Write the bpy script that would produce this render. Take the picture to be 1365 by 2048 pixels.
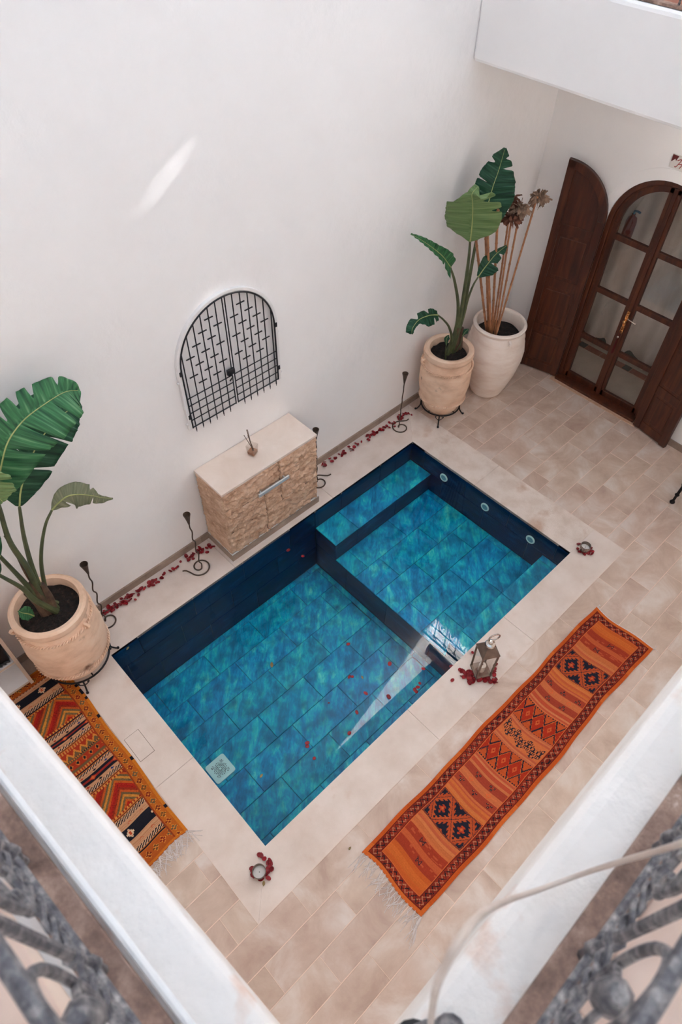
import bpy, bmesh, math, random
from mathutils import Vector, Matrix, noise
import numpy as np
random.seed(11)
PI = math.pi
for o in list(bpy.data.objects): bpy.data.objects.remove(o, do_unlink=True)
S = bpy.context.scene
COL = S.collection

# ------------------------------------------------------------------ camera
FOC = 1358.784; CX, CY = 682.5, 1024.0; CAM = Vector((0, 0, 5.0))
_a = Vector((2897.7-CX, -581.7-CY, FOC)).normalized()
_b = Vector((-1373.0-CX, -661.9-CY, FOC)).normalized()
_c = _a.cross(_b).normalized(); _b = _c.cross(_a).normalized()
RIGHT = Vector((_a.x, _b.x, _c.x)); DOWN = Vector((_a.y, _b.y, _c.y)); FWD = Vector((_a.z, _b.z, _c.z))
cam = bpy.data.cameras.new('camera'); camo = bpy.data.objects.new('camera', cam); COL.objects.link(camo)
M = Matrix.Identity(4)
for i in range(3):
    M[i][0] = RIGHT[i]; M[i][1] = -DOWN[i]; M[i][2] = -FWD[i]; M[i][3] = CAM[i]
camo.matrix_world = M
cam.sensor_fit = 'VERTICAL'; cam.sensor_height = 36.0; cam.lens = FOC/2048*36.0
cam.clip_start = 0.02; cam.clip_end = 200
cam.dof.use_dof = True; cam.dof.focus_distance = 5.6; cam.dof.aperture_fstop = 5.0
S.camera = camo

# ------------------------------------------------------------------ light and exposure
S.view_settings.view_transform = 'Standard'; S.view_settings.look = 'None'
S.view_settings.exposure = 0.07; S.view_settings.gamma = 1.0
S.view_settings.use_curve_mapping = False
W = bpy.data.worlds.new('sky'); S.world = W; W.use_nodes = True
wn = W.node_tree.nodes; wl = W.node_tree.links
bg = wn['Background']
bg.inputs['Color'].default_value = (0.66,0.89,1.16,1)
bg.inputs['Strength'].default_value = 1.18
sun = bpy.data.lights.new('sun', 'SUN'); suno = bpy.data.objects.new('sun', sun); COL.objects.link(suno)
sun.energy = 105; sun.angle = 0.009; sun.color = (1, .97, .95)
suno.location = (0, 0, 14)
suno.rotation_euler = Vector((.6, .40, -.476)).to_track_quat('-Z', 'Y').to_euler()
pt = bpy.data.lights.new('sky_portal', 'AREA'); pto = bpy.data.objects.new('sky_portal', pt); COL.objects.link(pto)
pt.shape = 'RECTANGLE'; pt.size = 7.4; pt.size_y = 5.0; pt.cycles.is_portal = True
pto.location = (2.43, 1.08, 8.55)
# spot lamp standing in for sun glancing off glass across the court
gl = bpy.data.lights.new('glint_spot', 'SPOT'); glo = bpy.data.objects.new('glint_spot', gl); COL.objects.link(glo)
gl.energy = 800; gl.spot_size = math.radians(1.5); gl.spot_blend = .7; gl.shadow_soft_size = .01
glo.location = (6.0, 2.55, 5.66)
glo.rotation_euler = (Vector((2.04, 3.572, 3.2))-Vector(glo.location)).to_track_quat('-Z', 'Y').to_euler()
S.cycles.max_bounces = 12; S.cycles.diffuse_bounces = 10; S.cycles.transparent_max_bounces = 12
S.cycles.caustics_reflective = False; S.cycles.caustics_refractive = False
S.cycles.sample_clamp_indirect = 60

# ------------------------------------------------------------------ helpers
def ray(p):
    return RIGHT*(p[0]-CX) + DOWN*(p[1]-CY) + FWD*FOC
def at(p, ax, val):                       # photo pixel -> point on the plane (ax = val)
    d = ray(p); t = (val-CAM[ax])/d[ax]; return CAM + d*t
def atd(p, dist):
    return CAM + ray(p).normalized()*dist
def lin(c):
    return tuple((x/255/12.92 if x/255 <= .04045 else ((x/255+.055)/1.055)**2.4) for x in c)
def lerp(a, b, t): return a+(b-a)*t
def spline(pts, n):
    P = [Vector(p) for p in pts]
    if len(P) == 2: return [P[0].lerp(P[1], i/n) for i in range(n+1)]
    P = [P[0]*2-P[1]]+P+[P[-1]*2-P[-2]]
    out = []
    m = len(P)-3
    for i in range(n+1):
        u = i/n*m; k = min(int(u), m-1); t = u-k
        a, b, c, d = P[k:k+4]
        out.append(.5*((2*b)+(c-a)*t+(2*a-5*b+4*c-d)*t*t+(3*b-a-3*c+d)*t**3))
    return out
def prof(keys, t):                        # piecewise linear
    for (a, va), (b, vb) in zip(keys, keys[1:]):
        if t <= b: return va+(vb-va)*((t-a)/(b-a) if b > a else 0)
    return keys[-1][1]

class MB:
    def __init__(s): s.v = []; s.f = []; s.uv = {}
    def add(s, vs, fs):
        k = len(s.v); s.v += [Vector(v) for v in vs]; s.f += [tuple(i+k for i in f) for f in fs]; return s
    def box(s, a, b):
        x0, y0, z0 = a; x1, y1, z1 = b
        return s.add([(x0,y0,z0),(x1,y0,z0),(x1,y1,z0),(x0,y1,z0),(x0,y0,z1),(x1,y0,z1),(x1,y1,z1),(x0,y1,z1)],
            [(0,3,2,1),(4,5,6,7),(0,1,5,4),(1,2,6,5),(2,3,7,6),(3,0,4,7)])
    def prism(s, poly, d):                # planar polygon (3D points) extruded along d
        n = len(poly); d = Vector(d)
        vs = [Vector(p) for p in poly]+[Vector(p)+d for p in poly]
        return s.add(vs, [tuple(range(n-1,-1,-1)), tuple(range(n,2*n))]+[(i,(i+1)%n,(i+1)%n+n,i+n) for i in range(n)])
    def strip(s, A, B, d):                # band between two polylines, thickened by d
        n = len(A); d = Vector(d); A = [Vector(p) for p in A]; B = [Vector(p) for p in B]
        vs = A+B+[p+d for p in A]+[p+d for p in B]; fs = []
        for i in range(n-1):
            fs += [(i,i+1,n+i+1,n+i),(2*n+i,3*n+i,3*n+i+1,2*n+i+1),(i,2*n+i,2*n+i+1,i+1),(n+i,n+i+1,3*n+i+1,3*n+i)]
        fs += [(0,n,3*n,2*n),(n-1,3*n-1,4*n-1,2*n-1)]
        return s.add(vs, fs)
    def tube(s, pts, r, seg=8, cap=True, closed=False):
        P = [Vector(p) for p in pts]; n = len(P)
        rr = r if isinstance(r, (list, tuple)) else [r]*n
        T = []
        for i in range(n):
            if closed: t = P[(i+1)%n]-P[i-1]
            else: t = P[min(i+1,n-1)]-P[max(i-1,0)]
            T.append(t.normalized() if t.length > 1e-9 else Vector((0,0,1)))
        ref = Vector((0,0,1)) if abs(T[0].z) < .9 else Vector((1,0,0))
        nrm = (ref - T[0]*ref.dot(T[0])).normalized()
        vs = []; fs = []
        for i in range(n):
            nrm = (nrm - T[i]*nrm.dot(T[i]))
            if nrm.length < 1e-6: nrm = T[i].orthogonal()
            nrm.normalize(); b = T[i].cross(nrm)
            for k in range(seg):
                a = 2*PI*k/seg; vs.append(P[i]+(nrm*math.cos(a)+b*math.sin(a))*rr[i])
        for i in range(n if closed else n-1):
            for k in range(seg):
                j = (i+1)%n
                fs.append((i*seg+k, i*seg+(k+1)%seg, j*seg+(k+1)%seg, j*seg+k))
        if cap and not closed:
            fs.append(tuple(range(seg-1,-1,-1))); fs.append(tuple((n-1)*seg+k for k in range(seg)))
        return s.add(vs, fs)
    def lathe(s, pr, c=(0,0,0), seg=40):  # (r, z) profile, closed where r = 0
        c = Vector(c); vs = []; fs = []
        for r, z in pr:
            for k in range(seg):
                a = 2*PI*k/seg; vs.append(c+Vector((r*math.cos(a), r*math.sin(a), z)))
        for i in range(len(pr)-1):
            for k in range(seg):
                fs.append((i*seg+k, i*seg+(k+1)%seg, (i+1)*seg+(k+1)%seg, (i+1)*seg+k))
        return s.add(vs, fs)
    def ball(s, c, r, seg=10, ring=6, sq=(1,1,1)):
        c = Vector(c); vs = []; fs = []
        for i in range(ring+1):
            th = PI*i/ring
            for k in range(seg):
                a = 2*PI*k/seg
                vs.append(c+Vector((r*sq[0]*math.sin(th)*math.cos(a), r*sq[1]*math.sin(th)*math.sin(a), r*sq[2]*math.cos(th))))
        for i in range(ring):
            for k in range(seg):
                fs.append((i*seg+k,(i+1)*seg+k,(i+1)*seg+(k+1)%seg,i*seg+(k+1)%seg))
        return s.add(vs, fs)

ORG = {}
def mesh(name, mb, mat, origin=(0,0,0), smooth=False):
    me = bpy.data.meshes.new(name); o = Vector(origin)
    me.from_pydata([tuple(v-o) for v in mb.v], [], mb.f); me.validate(); me.update()
    if mat: me.materials.append(mat)
    bm = bmesh.new(); bm.from_mesh(me)
    bmesh.ops.remove_doubles(bm, verts=bm.verts, dist=1e-6)
    bmesh.ops.recalc_face_normals(bm, faces=bm.faces); bm.to_mesh(me); bm.free()
    if smooth:
        me.polygons.foreach_set('use_smooth', [True]*len(me.polygons))
        if smooth != 2:
            try: me.set_sharp_from_angle(angle=math.radians(40))
            except Exception: pass
    return me
def link(name, me, parent=None, loc=(0,0,0)):
    o = bpy.data.objects.new(name, me); COL.objects.link(o); o.location = loc
    if parent is not None: o.parent = parent
    return o
def part(name, mb, mat, parent, smooth=False, bevel=0, label=None, kind=None):
    o = link(name, mesh(name, mb, mat, ORG[parent.name], smooth), parent); ORG[o.name] = ORG[parent.name]
    if bevel: bev(o, bevel)
    if label: o['label'] = label
    if kind: o['kind'] = kind
    return o
def bev(o, w, seg=2):
    m = o.modifiers.new('bevel', 'BEVEL'); m.width = w; m.segments = seg; m.limit_method = 'ANGLE'; m.angle_limit = math.radians(50)
def tag(o, label=None, cat=None, group=None, kind=None):
    if label: o['label'] = label
    if cat: o['category'] = cat
    if group: o['group'] = group
    if kind: o['kind'] = kind
    return o
def thing(name, label, cat, loc, group=None, kind=None):
    o = bpy.data.objects.new(name, None); COL.objects.link(o); o.location = loc; o.empty_display_size = .1
    ORG[o.name] = Vector(loc); return tag(o, label, cat, group, kind)
def solo(name, mb, mat, label, cat, group=None, kind=None, smooth=False, bevel=0, org=None):
    xs = [v.x for v in mb.v]; ys = [v.y for v in mb.v]; zs = [v.z for v in mb.v]
    og = Vector(org) if org else Vector(((min(xs)+max(xs))/2, (min(ys)+max(ys))/2, min(zs)))
    o = link(name, mesh(name, mb, mat, og, smooth), None, og); ORG[o.name] = og
    if bevel: bev(o, bevel)
    return tag(o, label, cat, group, kind)
def struct(name, mb, mat, bevel=0, smooth=False, label=None, cat=None):
    return solo(name, mb, mat, label, cat, kind='structure', bevel=bevel, smooth=smooth, org=(0,0,0))
def copy_tree(root, loc, label=None, rot=None):
    r = root.copy(); COL.objects.link(r); r.location = loc
    if rot is not None: r.rotation_euler = rot
    if label: r['label'] = label
    for ch in list(root.children):
        c = ch.copy(); COL.objects.link(c); c.parent = r
        for g in list(ch.children):
            d = g.copy(); COL.objects.link(d); d.parent = c
    return r

# ------------------------------------------------------------------ materials
def mk(name, stops, scale=4, detail=5, rough=.6, bump=0, bscale=40, coord='pos', ms=(1,1,1), rot=(0,0,0), tint=0, hue=0,
       metal=0, distort=0, spec=.5, bdist=.01, stain=None, coat=0, nr=.6):
    m = bpy.data.materials.new(name); m.use_nodes = True; nt = m.node_tree; N = nt.nodes; L = nt.links
    b = N['Principled BSDF']; b.inputs['Roughness'].default_value = rough; b.inputs['Metallic'].default_value = metal
    b.inputs['Specular IOR Level'].default_value = spec
    if coat: b.inputs['Coat Weight'].default_value = coat; b.inputs['Coat Roughness'].default_value = .1
    if coord == 'pos': src = N.new('ShaderNodeNewGeometry').outputs['Position']
    else: src = N.new('ShaderNodeTexCoord').outputs[{'obj':'Object','uv':'UV','gen':'Generated'}[coord]]
    oi = N.new('ShaderNodeObjectInfo')
    mp = N.new('ShaderNodeMapping'); mp.inputs['Scale'].default_value = ms; mp.inputs['Rotation'].default_value = rot
    if rot != (0,0,0):
        mr_ = N.new('ShaderNodeMapping'); mr_.inputs['Rotation'].default_value = rot; mp.inputs['Rotation'].default_value = (0,0,0)
        L.new(src, mr_.inputs['Vector']); L.new(mr_.outputs[0], mp.inputs['Vector'])
    else: L.new(src, mp.inputs['Vector'])
    vec = mp.outputs[0]
    if tint:
        cb = N.new('ShaderNodeVectorMath'); cb.operation = 'MULTIPLY_ADD'
        L.new(oi.outputs['Random'], cb.inputs[0]); cb.inputs[1].default_value = (37, 53, 29); L.new(vec, cb.inputs[2]); vec = cb.outputs[0]
    if len(stops) == 1 and not tint:
        b.inputs['Base Color'].default_value = (*lin(stops[0][1]), 1)
    else:
        nz = N.new('ShaderNodeTexNoise'); nz.inputs['Scale'].default_value = scale; nz.inputs['Detail'].default_value = detail
        nz.inputs['Distortion'].default_value = distort; nz.inputs['Roughness'].default_value = nr
        L.new(vec, nz.inputs['Vector'])
        rp = N.new('ShaderNodeValToRGB'); e = rp.color_ramp.elements
        while len(e) < len(stops): e.new(.5)
        while len(e) > max(1, len(stops)): e.remove(e[-1])
        for k, (p, c) in enumerate(stops): e[k].position = p; e[k].color = (*lin(c), 1)
        L.new(nz.outputs['Fac'], rp.inputs[0]); out = rp.outputs[0]
        if stain:
            sc, lo, hi, col = stain
            n2 = N.new('ShaderNodeTexNoise'); n2.inputs['Scale'].default_value = sc; n2.inputs['Detail'].default_value = 6
            L.new(src, n2.inputs['Vector'])
            mr = N.new('ShaderNodeMapRange'); mr.inputs['From Min'].default_value = lo; mr.inputs['From Max'].default_value = hi
            L.new(n2.outputs['Fac'], mr.inputs['Value'])
            mx = N.new('ShaderNodeMix'); mx.data_type = 'RGBA'; L.new(mr.outputs[0], mx.inputs['Factor'])
            L.new(out, mx.inputs['A']); mx.inputs['B'].default_value = (*lin(col), 1); out = mx.outputs['Result']
        if tint:
            hs = N.new('ShaderNodeHueSaturation'); L.new(out, hs.inputs['Color'])
            mr = N.new('ShaderNodeMapRange'); mr.inputs['To Min'].default_value = 1-tint; mr.inputs['To Max'].default_value = 1+tint
            L.new(oi.outputs['Random'], mr.inputs['Value']); L.new(mr.outputs[0], hs.inputs['Value'])
            if hue:
                m2 = N.new('ShaderNodeMapRange'); m2.inputs['To Min'].default_value = .5-hue; m2.inputs['To Max'].default_value = .5+hue
                L.new(oi.outputs['Random'], m2.inputs['Value']); L.new(m2.outputs[0], hs.inputs['Hue'])
            out = hs.outputs[0]
        L.new(out, b.inputs['Base Color'])
    if bump:
        nb = N.new('ShaderNodeTexNoise'); nb.inputs['Scale'].default_value = bscale; nb.inputs['Detail'].default_value = 5
        L.new(vec, nb.inputs['Vector'])
        bp = N.new('ShaderNodeBump'); bp.inputs['Strength'].default_value = bump; bp.inputs['Distance'].default_value = bdist
        L.new(nb.outputs['Fac'], bp.inputs['Height']); L.new(bp.outputs[0], b.inputs['Normal'])
    return m
def clear(name, ior, tintc, bump=0, bscale=3, rough=0.0):
    m = bpy.data.materials.new(name); m.use_nodes = True; nt = m.node_tree; N = nt.nodes; L = nt.links
    N.remove(N['Principled BSDF'])
    t = N.new('ShaderNodeBsdfTransparent'); t.inputs[0].default_value = (*tintc, 1)
    g = N.new('ShaderNodeBsdfGlossy'); g.inputs['Roughness'].default_value = rough
    f = N.new('ShaderNodeFresnel'); gb = N.new('ShaderNodeNewGeometry')
    mr = N.new('ShaderNodeMapRange'); mr.inputs['To Min'].default_value = ior; mr.inputs['To Max'].default_value = 1/ior
    L.new(gb.outputs['Backfacing'], mr.inputs['Value']); L.new(mr.outputs[0], f.inputs['IOR'])
    mx = N.new('ShaderNodeMixShader'); L.new(f.outputs[0], mx.inputs[0]); L.new(t.outputs[0], mx.inputs[1]); L.new(g.outputs[0], mx.inputs[2])
    L.new(mx.outputs[0], N['Material Output'].inputs[0])
    if bump:
        geo = N.new('ShaderNodeNewGeometry'); nb = N.new('ShaderNodeTexNoise'); nb.inputs['Scale'].default_value = bscale; nb.inputs['Detail'].default_value = 2
        L.new(geo.outputs['Position'], nb.inputs['Vector']); bp = N.new('ShaderNodeBump'); bp.inputs['Strength'].default_value = bump
        bp.inputs['Distance'].default_value = .01; L.new(nb.outputs['Fac'], bp.inputs['Height'])
        L.new(bp.outputs[0], g.inputs['Normal'])
    return m
def vcol(name, rough=.9, bump=.3):
    m = bpy.data.materials.new(name); m.use_nodes = True; N = m.node_tree.nodes; L = m.node_tree.links
    b = N['Principled BSDF']; b.inputs['Roughness'].default_value = rough; b.inputs['Specular IOR Level'].default_value = .1
    a = N.new('ShaderNodeVertexColor'); a.layer_name = 'weave'; L.new(a.outputs[0], b.inputs['Base Color'])
    tc = N.new('ShaderNodeNewGeometry'); nb = N.new('ShaderNodeTexNoise'); nb.inputs['Scale'].default_value = 220
    L.new(tc.outputs['Position'], nb.inputs['Vector']); bp = N.new('ShaderNodeBump'); bp.inputs['Strength'].default_value = bump
    bp.inputs['Distance'].default_value = .003; L.new(nb.outputs['Fac'], bp.inputs['Height']); L.new(bp.outputs[0], b.inputs['Normal'])
    return m
def leafmat(name, c0, c1, vein):
    m = bpy.data.materials.new(name); m.use_nodes = True; N = m.node_tree.nodes; L = m.node_tree.links
    b = N['Principled BSDF']; b.inputs['Roughness'].default_value = .5; b.inputs['Specular IOR Level'].default_value = .3
    tc = N.new('ShaderNodeTexCoord'); mp = N.new('ShaderNodeMapping'); mp.inputs['Scale'].default_value = (46, 1.2, 1)
    L.new(tc.outputs['UV'], mp.inputs['Vector'])
    nz = N.new('ShaderNodeTexNoise'); nz.inputs['Scale'].default_value = 1.0; nz.inputs['Detail'].default_value = 3; L.new(mp.outputs[0], nz.inputs['Vector'])
    rp = N.new('ShaderNodeValToRGB'); e = rp.color_ramp.elements; e.new(.5)
    for k, (p, c) in enumerate(((.3, c0), (.55, c1), (.78, vein))): e[k].position = p; e[k].color = (*lin(c), 1)
    L.new(nz.outputs['Fac'], rp.inputs[0]); L.new(rp.outputs[0], b.inputs['Base Color'])
    bp = N.new('ShaderNodeBump'); bp.inputs['Strength'].default_value = .35; bp.inputs['Distance'].default_value = .006
    L.new(nz.outputs['Fac'], bp.inputs['Height']); L.new(bp.outputs[0], b.inputs['Normal'])
    return m

PLASTER = mk('white_plaster', [(.3,(238,236,235)),(.7,(243,242,241))], scale=1.1, rough=.85, bump=.30, bscale=9, spec=.2, bdist=.02)
PLASTER2 = mk('parapet_plaster', [(.3,(226,218,211)),(.7,(236,230,225))], scale=3, rough=.85, bump=.42, bscale=30, spec=.2, bdist=.012,
              stain=(9,.60,.72,(216,188,172)))
TILE = mk('floor_tile', [(.32,(178,152,135)),(.5,(199,176,159)),(.66,(214,200,189)),(.8,(222,213,206))], scale=3.2, detail=7, rough=.5, bump=.06, bscale=70,
          tint=.025, hue=.004, distort=.5)
GROUT = mk('grout', [(.3,(232,206,186)),(.7,(224,200,182))], scale=20, rough=.9)
COPE = mk('travertine', [(.3,(208,190,177)),(.55,(219,204,193)),(.75,(226,212,203))], scale=3.5, detail=8, rough=.6, bump=.1, bscale=90,
          stain=(5,.64,.85,(200,170,150)))
COPER = mk('worn_travertine', [(.3,(208,189,174)),(.55,(223,208,196)),(.75,(229,216,206))], scale=6, detail=9, rough=.7, bump=.5, bscale=120,
           stain=(4,.58,.74,(196,164,142)))
BASET = mk('baseboard_tile', [(.3,(138,118,104)),(.6,(156,138,124)),(.8,(168,150,136))], scale=6, rough=.5, tint=.05)
POOLF = mk('pool_floor_tile', [(.28,(0,70,92)),(.40,(0,116,158)),(.49,(0,146,190)),(.56,(8,182,196)),(.68,(104,224,206))], scale=6.5, detail=14, rough=.35,
           ms=(.55,1.6,1), rot=(0,0,-.78), tint=.06, hue=.010, distort=.35, spec=.2, nr=.78, stain=(9,.46,.78,(0,96,128)))
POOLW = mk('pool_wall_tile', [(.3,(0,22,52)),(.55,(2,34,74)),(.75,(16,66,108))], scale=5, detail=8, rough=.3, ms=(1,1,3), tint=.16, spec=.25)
POOLG = mk('pool_grout', [(0,(4,44,58))], rough=.8)
WATER = clear('water', 1.33, (.90,.985,1.0), bump=.003, bscale=2.2)
GLASS = clear('pane_glass', 1.5, (.965,.955,.94))
GLASS2 = clear('bottle_glass', 1.5, (.96,.94,.92))
WOOD = mk('dark_wood', [(.25,(44,18,9)),(.5,(72,34,18)),(.75,(98,52,28))], scale=3, detail=7, rough=.38, ms=(6,6,.6), bump=.1, bscale=14, tint=.06, distort=.6)
IRON = mk('black_iron', [(.3,(16,15,17)),(.7,(30,28,30))], scale=30, rough=.5, metal=.4)
GRIL = mk('black_paint', [(0,(20,20,26))], rough=.45)
BRONZE = mk('bronzed_iron', [(.3,(72,56,46)),(.7,(100,82,68))], scale=20, rough=.45, metal=.55)
WHITEM = mk('white_paint', [(.3,(222,220,218)),(.7,(232,231,230))], scale=10, rough=.5)
GREYIRON = mk('grey_iron', [(.28,(48,46,52)),(.48,(98,95,98)),(.62,(140,135,133)),(.80,(196,187,182))], scale=60, detail=6, rough=.5, metal=.15, bump=.3, bscale=120)
RUST = mk('rusty_rail', [(.3,(84,62,52)),(.48,(128,100,86)),(.6,(156,128,112)),(.75,(214,192,178))], scale=14, detail=8, rough=.6, ms=(1,1,1), bump=.3, bscale=60, tint=.03, nr=.75)
PINKT = mk('terrace_tile', [(.3,(206,176,158)),(.7,(224,198,182))], scale=5, rough=.7, tint=.04)
CABLE = mk('beige_cable', [(.3,(196,178,164)),(.7,(212,196,184))], scale=20, rough=.5)
STONE = mk('split_stone', [(.28,(158,118,90)),(.5,(206,170,142)),(.72,(232,206,182))], scale=9, detail=12, rough=.7, ms=(1,1,1.8), bump=.6, bscale=60, tint=.03, bdist=.01, nr=.7)
SLAB = mk('beige_marble', [(.3,(220,200,185)),(.6,(228,211,198)),(.8,(234,220,209))], scale=4, detail=7, rough=.35, distort=.8)
CHROME = mk('brushed_steel', [(0,(206,208,210))], rough=.45, metal=.5)
TERRA = mk('pale_terracotta', [(.28,(210,172,144)),(.5,(233,198,170)),(.72,(240,213,190))], scale=5, detail=8, rough=.8, bump=.25, bscale=40, ms=(1,1,2),
           stain=(5,.64,.74,(128,92,70)))
TERRA2 = mk('whitewashed_clay', [(.28,(220,200,186)),(.5,(236,222,210)),(.72,(242,232,224))], scale=4, detail=8, rough=.8, bump=.2, bscale=40, ms=(1,1,2.4))
SOIL = mk('soil', [(.3,(16,11,9)),(.6,(38,26,20)),(.8,(92,70,56))], scale=30, rough=.95, bump=.9, bscale=45, bdist=.03)
LEAF = leafmat('green_leaf', (22,62,40), (54,110,68), (112,152,110))
LEAFD = leafmat('deep_green_leaf', (8,40,26), (24,70,46), (66,112,82))
LEAFL = leafmat('pale_leaf_underside', (84,112,64), (108,132,84), (132,150,104))
LEAFG = leafmat('grey_green_leaf', (96,104,80), (120,124,98), (150,148,122))
RIB = mk('leaf_midrib', [(.3,(150,160,96)),(.7,(178,180,118))], scale=20, rough=.5)
STALK = mk('leaf_stalk', [(.3,(58,66,44)),(.6,(84,92,58)),(.8,(110,92,70))], scale=9, rough=.5)
SHEATH = mk('brown_sheath', [(.3,(66,46,40)),(.6,(104,80,62)),(.8,(130,112,82))], scale=14, rough=.7, bump=.3, bscale=50)
CANE = mk('bamboo_cane', [(.3,(140,92,62)),(.6,(178,124,86)),(.8,(200,152,112))], scale=12, rough=.45, tint=.1)
HEADB = mk('dried_flower_brown', [(.3,(74,42,30)),(.7,(122,78,58))], scale=25, rough=.9, tint=.15)
HEADG = mk('dried_flower_tan', [(.3,(110,84,66)),(.7,(160,132,110))], scale=25, rough=.9, tint=.12)
PETAL = mk('rose_petal', [(.3,(104,4,14)),(.7,(160,10,26))], scale=40, rough=.55, tint=.25)
DRYLEAF = mk('dry_leaf', [(.3,(120,96,60)),(.7,(160,140,90))], scale=30, rough=.8)
PEWTER = mk('pewter', [(.3,(112,94,82)),(.7,(140,122,108))], scale=14, rough=.45, metal=.5)
SILVER = mk('polished_silver', [(0,(206,196,186))], rough=.22, metal=1)
WAX = mk('white_wax', [(0,(228,222,214))], rough=.5)
WICK = mk('burnt_wick', [(0,(22,20,18))], rough=.9)
GOLD = mk('polished_brass', [(0,(232,176,116))], rough=.22, metal=1)
REDTH = mk('dark_red_thread', [(0,(84,12,20))], rough=.8)
WEAVE = vcol('woven_wool')
FRINGE = mk('cotton_fringe', [(.3,(200,190,186)),(.7,(224,216,212))], scale=30, rough=.95)
CURT = mk('sheer_curtain', [(.3,(222,214,206)),(.7,(240,234,228))], scale=3, rough=.9, ms=(1,4,1))
GREENT = mk('dark_green_tile', [(.3,(22,40,36)),(.7,(34,58,50))], scale=10, rough=.3)
BRICKT = mk('terracotta_tile', [(.3,(130,74,52)),(.7,(156,96,70))], scale=10, rough=.6)
CREAMF = mk('cream_floor', [(.3,(186,170,152)),(.7,(204,190,174))], scale=6, rough=.6)
DRAINM = mk('white_grate', [(0,(206,236,228))], rough=.4)
DARKP = mk('black_slot', [(0,(6,20,24))], rough=.9)
LENS = mk('light_lens', [(0,(120,170,180))], rough=.2)
REDM = mk('red_cylinder', [(0,(128,44,36))], rough=.35)
BLUEM = mk('blue_plastic', [(0,(70,120,160))], rough=.4)
LIQ = mk('amber_oil', [(0,(168,112,76))], rough=.2)
SIGNM = mk('white_sign', [(0,(214,208,202))], rough=.5)
REDP = mk('red_paint', [(0,(150,30,28))], rough=.5)
DREDP = mk('maroon_paint', [(0,(90,22,20))], rough=.5)
SHELFW = mk('white_laminate', [(.3,(214,212,212)),(.7,(224,222,222))], scale=6, rough=.45)
SHELFE = mk('beige_edging', [(0,(196,178,162))], rough=.5)
BLACKP = mk('black_leather', [(.3,(10,10,11)),(.7,(22,21,22))], scale=20, rough=.5)

# ------------------------------------------------------------------ building shell
WY = 3.572                                # face of the long plaster wall
def xw(y): return 6.03+.038*(y-1.12)      # face of the door wall (slightly out of square)
PX0, PX1, PY0, PY1 = .486, 4.090, 1.171, 3.132      # pool opening
CX0, CX1, CY0 = .162, 4.480, .845                   # outer edge of the coping
struct('wall_back', MB().box((-1.5,WY,-.1),(6.6,WY+.25,8.5)), PLASTER, label='tall white plaster wall behind the pool')
struct('wall_left', MB().box((-1.55,-9,-.1),(-1.3,WY,12.3)), PLASTER, label='white plaster wall beyond the left gallery')  # unseen; height and length set to keep sun off the lower court
struct('wall_front', MB().box((-1.3,-1.65,-.1),(6.6,-1.4,10.2)), PLASTER, label='white plaster wall behind the front gallery')  # unseen; height set to even out skylight on the back wall
DY0, DY1, DSP, DC = 1.690, 2.742, 1.845, 2.216      # door opening
DR = (DY1-DY0)/2
arch = [(DC+DR*math.cos(a), DSP+DR*math.sin(a)) for a in [PI*i/28 for i in range(29)]]
mb = MB()
mb.strip([(xw(y),y,z) for y,z in arch], [(xw(y),y,7.45) for y,z in arch], (.25,0,0))
mb.prism([(xw(DY1),DY1,-.1),(xw(WY),WY,-.1),(xw(WY),WY,7.45),(xw(DY1),DY1,7.45)], (.25,0,0))
mb.prism([(xw(-1.4),-1.4,-.1),(xw(DY0),DY0,-.1),(xw(DY0),DY0,7.45),(xw(-1.4),-1.4,7.45)], (.25,0,0))
struct('wall_right', mb, PLASTER, label='white plaster wall holding the arched door')
A = [(DC+(DR+.085)*math.cos(a), DSP+(DR+.085)*math.sin(a)) for a in [PI*i/28 for i in range(29)]]
B = [(DC+(DR+.10)*math.cos(a), DSP+(DR+.10)*math.sin(a)) for a in [PI*i/28 for i in range(29)]]
struct('trim_1', MB().strip([(xw(y),y,z) for y,z in A], [(xw(y),y,z) for y,z in B], (-.005,0,0)), PLASTER, label='faint plaster ridge around the arched door')
struct('trim_2', MB().box((6.02,-1.4,7.45),(6.4,WY,7.70)), WOOD, label='dark timber cornice along the top of the door wall')

# galleries of the upper floor
ZL, ZU = 3.80, 3.223
def xo(y): return -.0135-.0716*y
g = struct('wall_parapet_right', MB().box((4.786,-.033,ZU),(4.95,WY,ZL)), PLASTER, bevel=.025, label='white plaster beam and ledge over the door side')
struct('ceiling_gallery_right', MB().box((4.95,-1.4,ZU),(6.2,WY,3.60)), PLASTER, label='underside of the gallery over the door')
fg = struct('floor_gallery_right', MB().box((4.95,-1.4,3.60),(5.98,WY,3.66)), BRICKT, label='terracotta floor of the gallery over the door')
g = struct('wall_parapet_left', MB().prism([(-1.3,-.034,ZU),(xo(-.034),-.034,ZU),(xo(WY),WY,ZU),(-1.3,WY,ZU)], (0,0,ZL-ZU)), PLASTER2, label='white weathered plaster ledge running down the left foreground')
bev(g, .02, 3)
g = struct('wall_parapet_front', MB().box((-1.3,-1.4,ZU),(4.9,-.034,ZL)), PLASTER2, label='white weathered plaster ledge running up the right foreground')
bev(g, .03, 3)
fl = struct('floor_gallery_front', MB().box((.0,-1.39,ZL),(4.7,-.19,ZL+.004)), GROUT, label='pink tiled floor behind the right foreground railing')
ORG[fl.name] = Vector((0,0,0)); cache = {}
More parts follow.
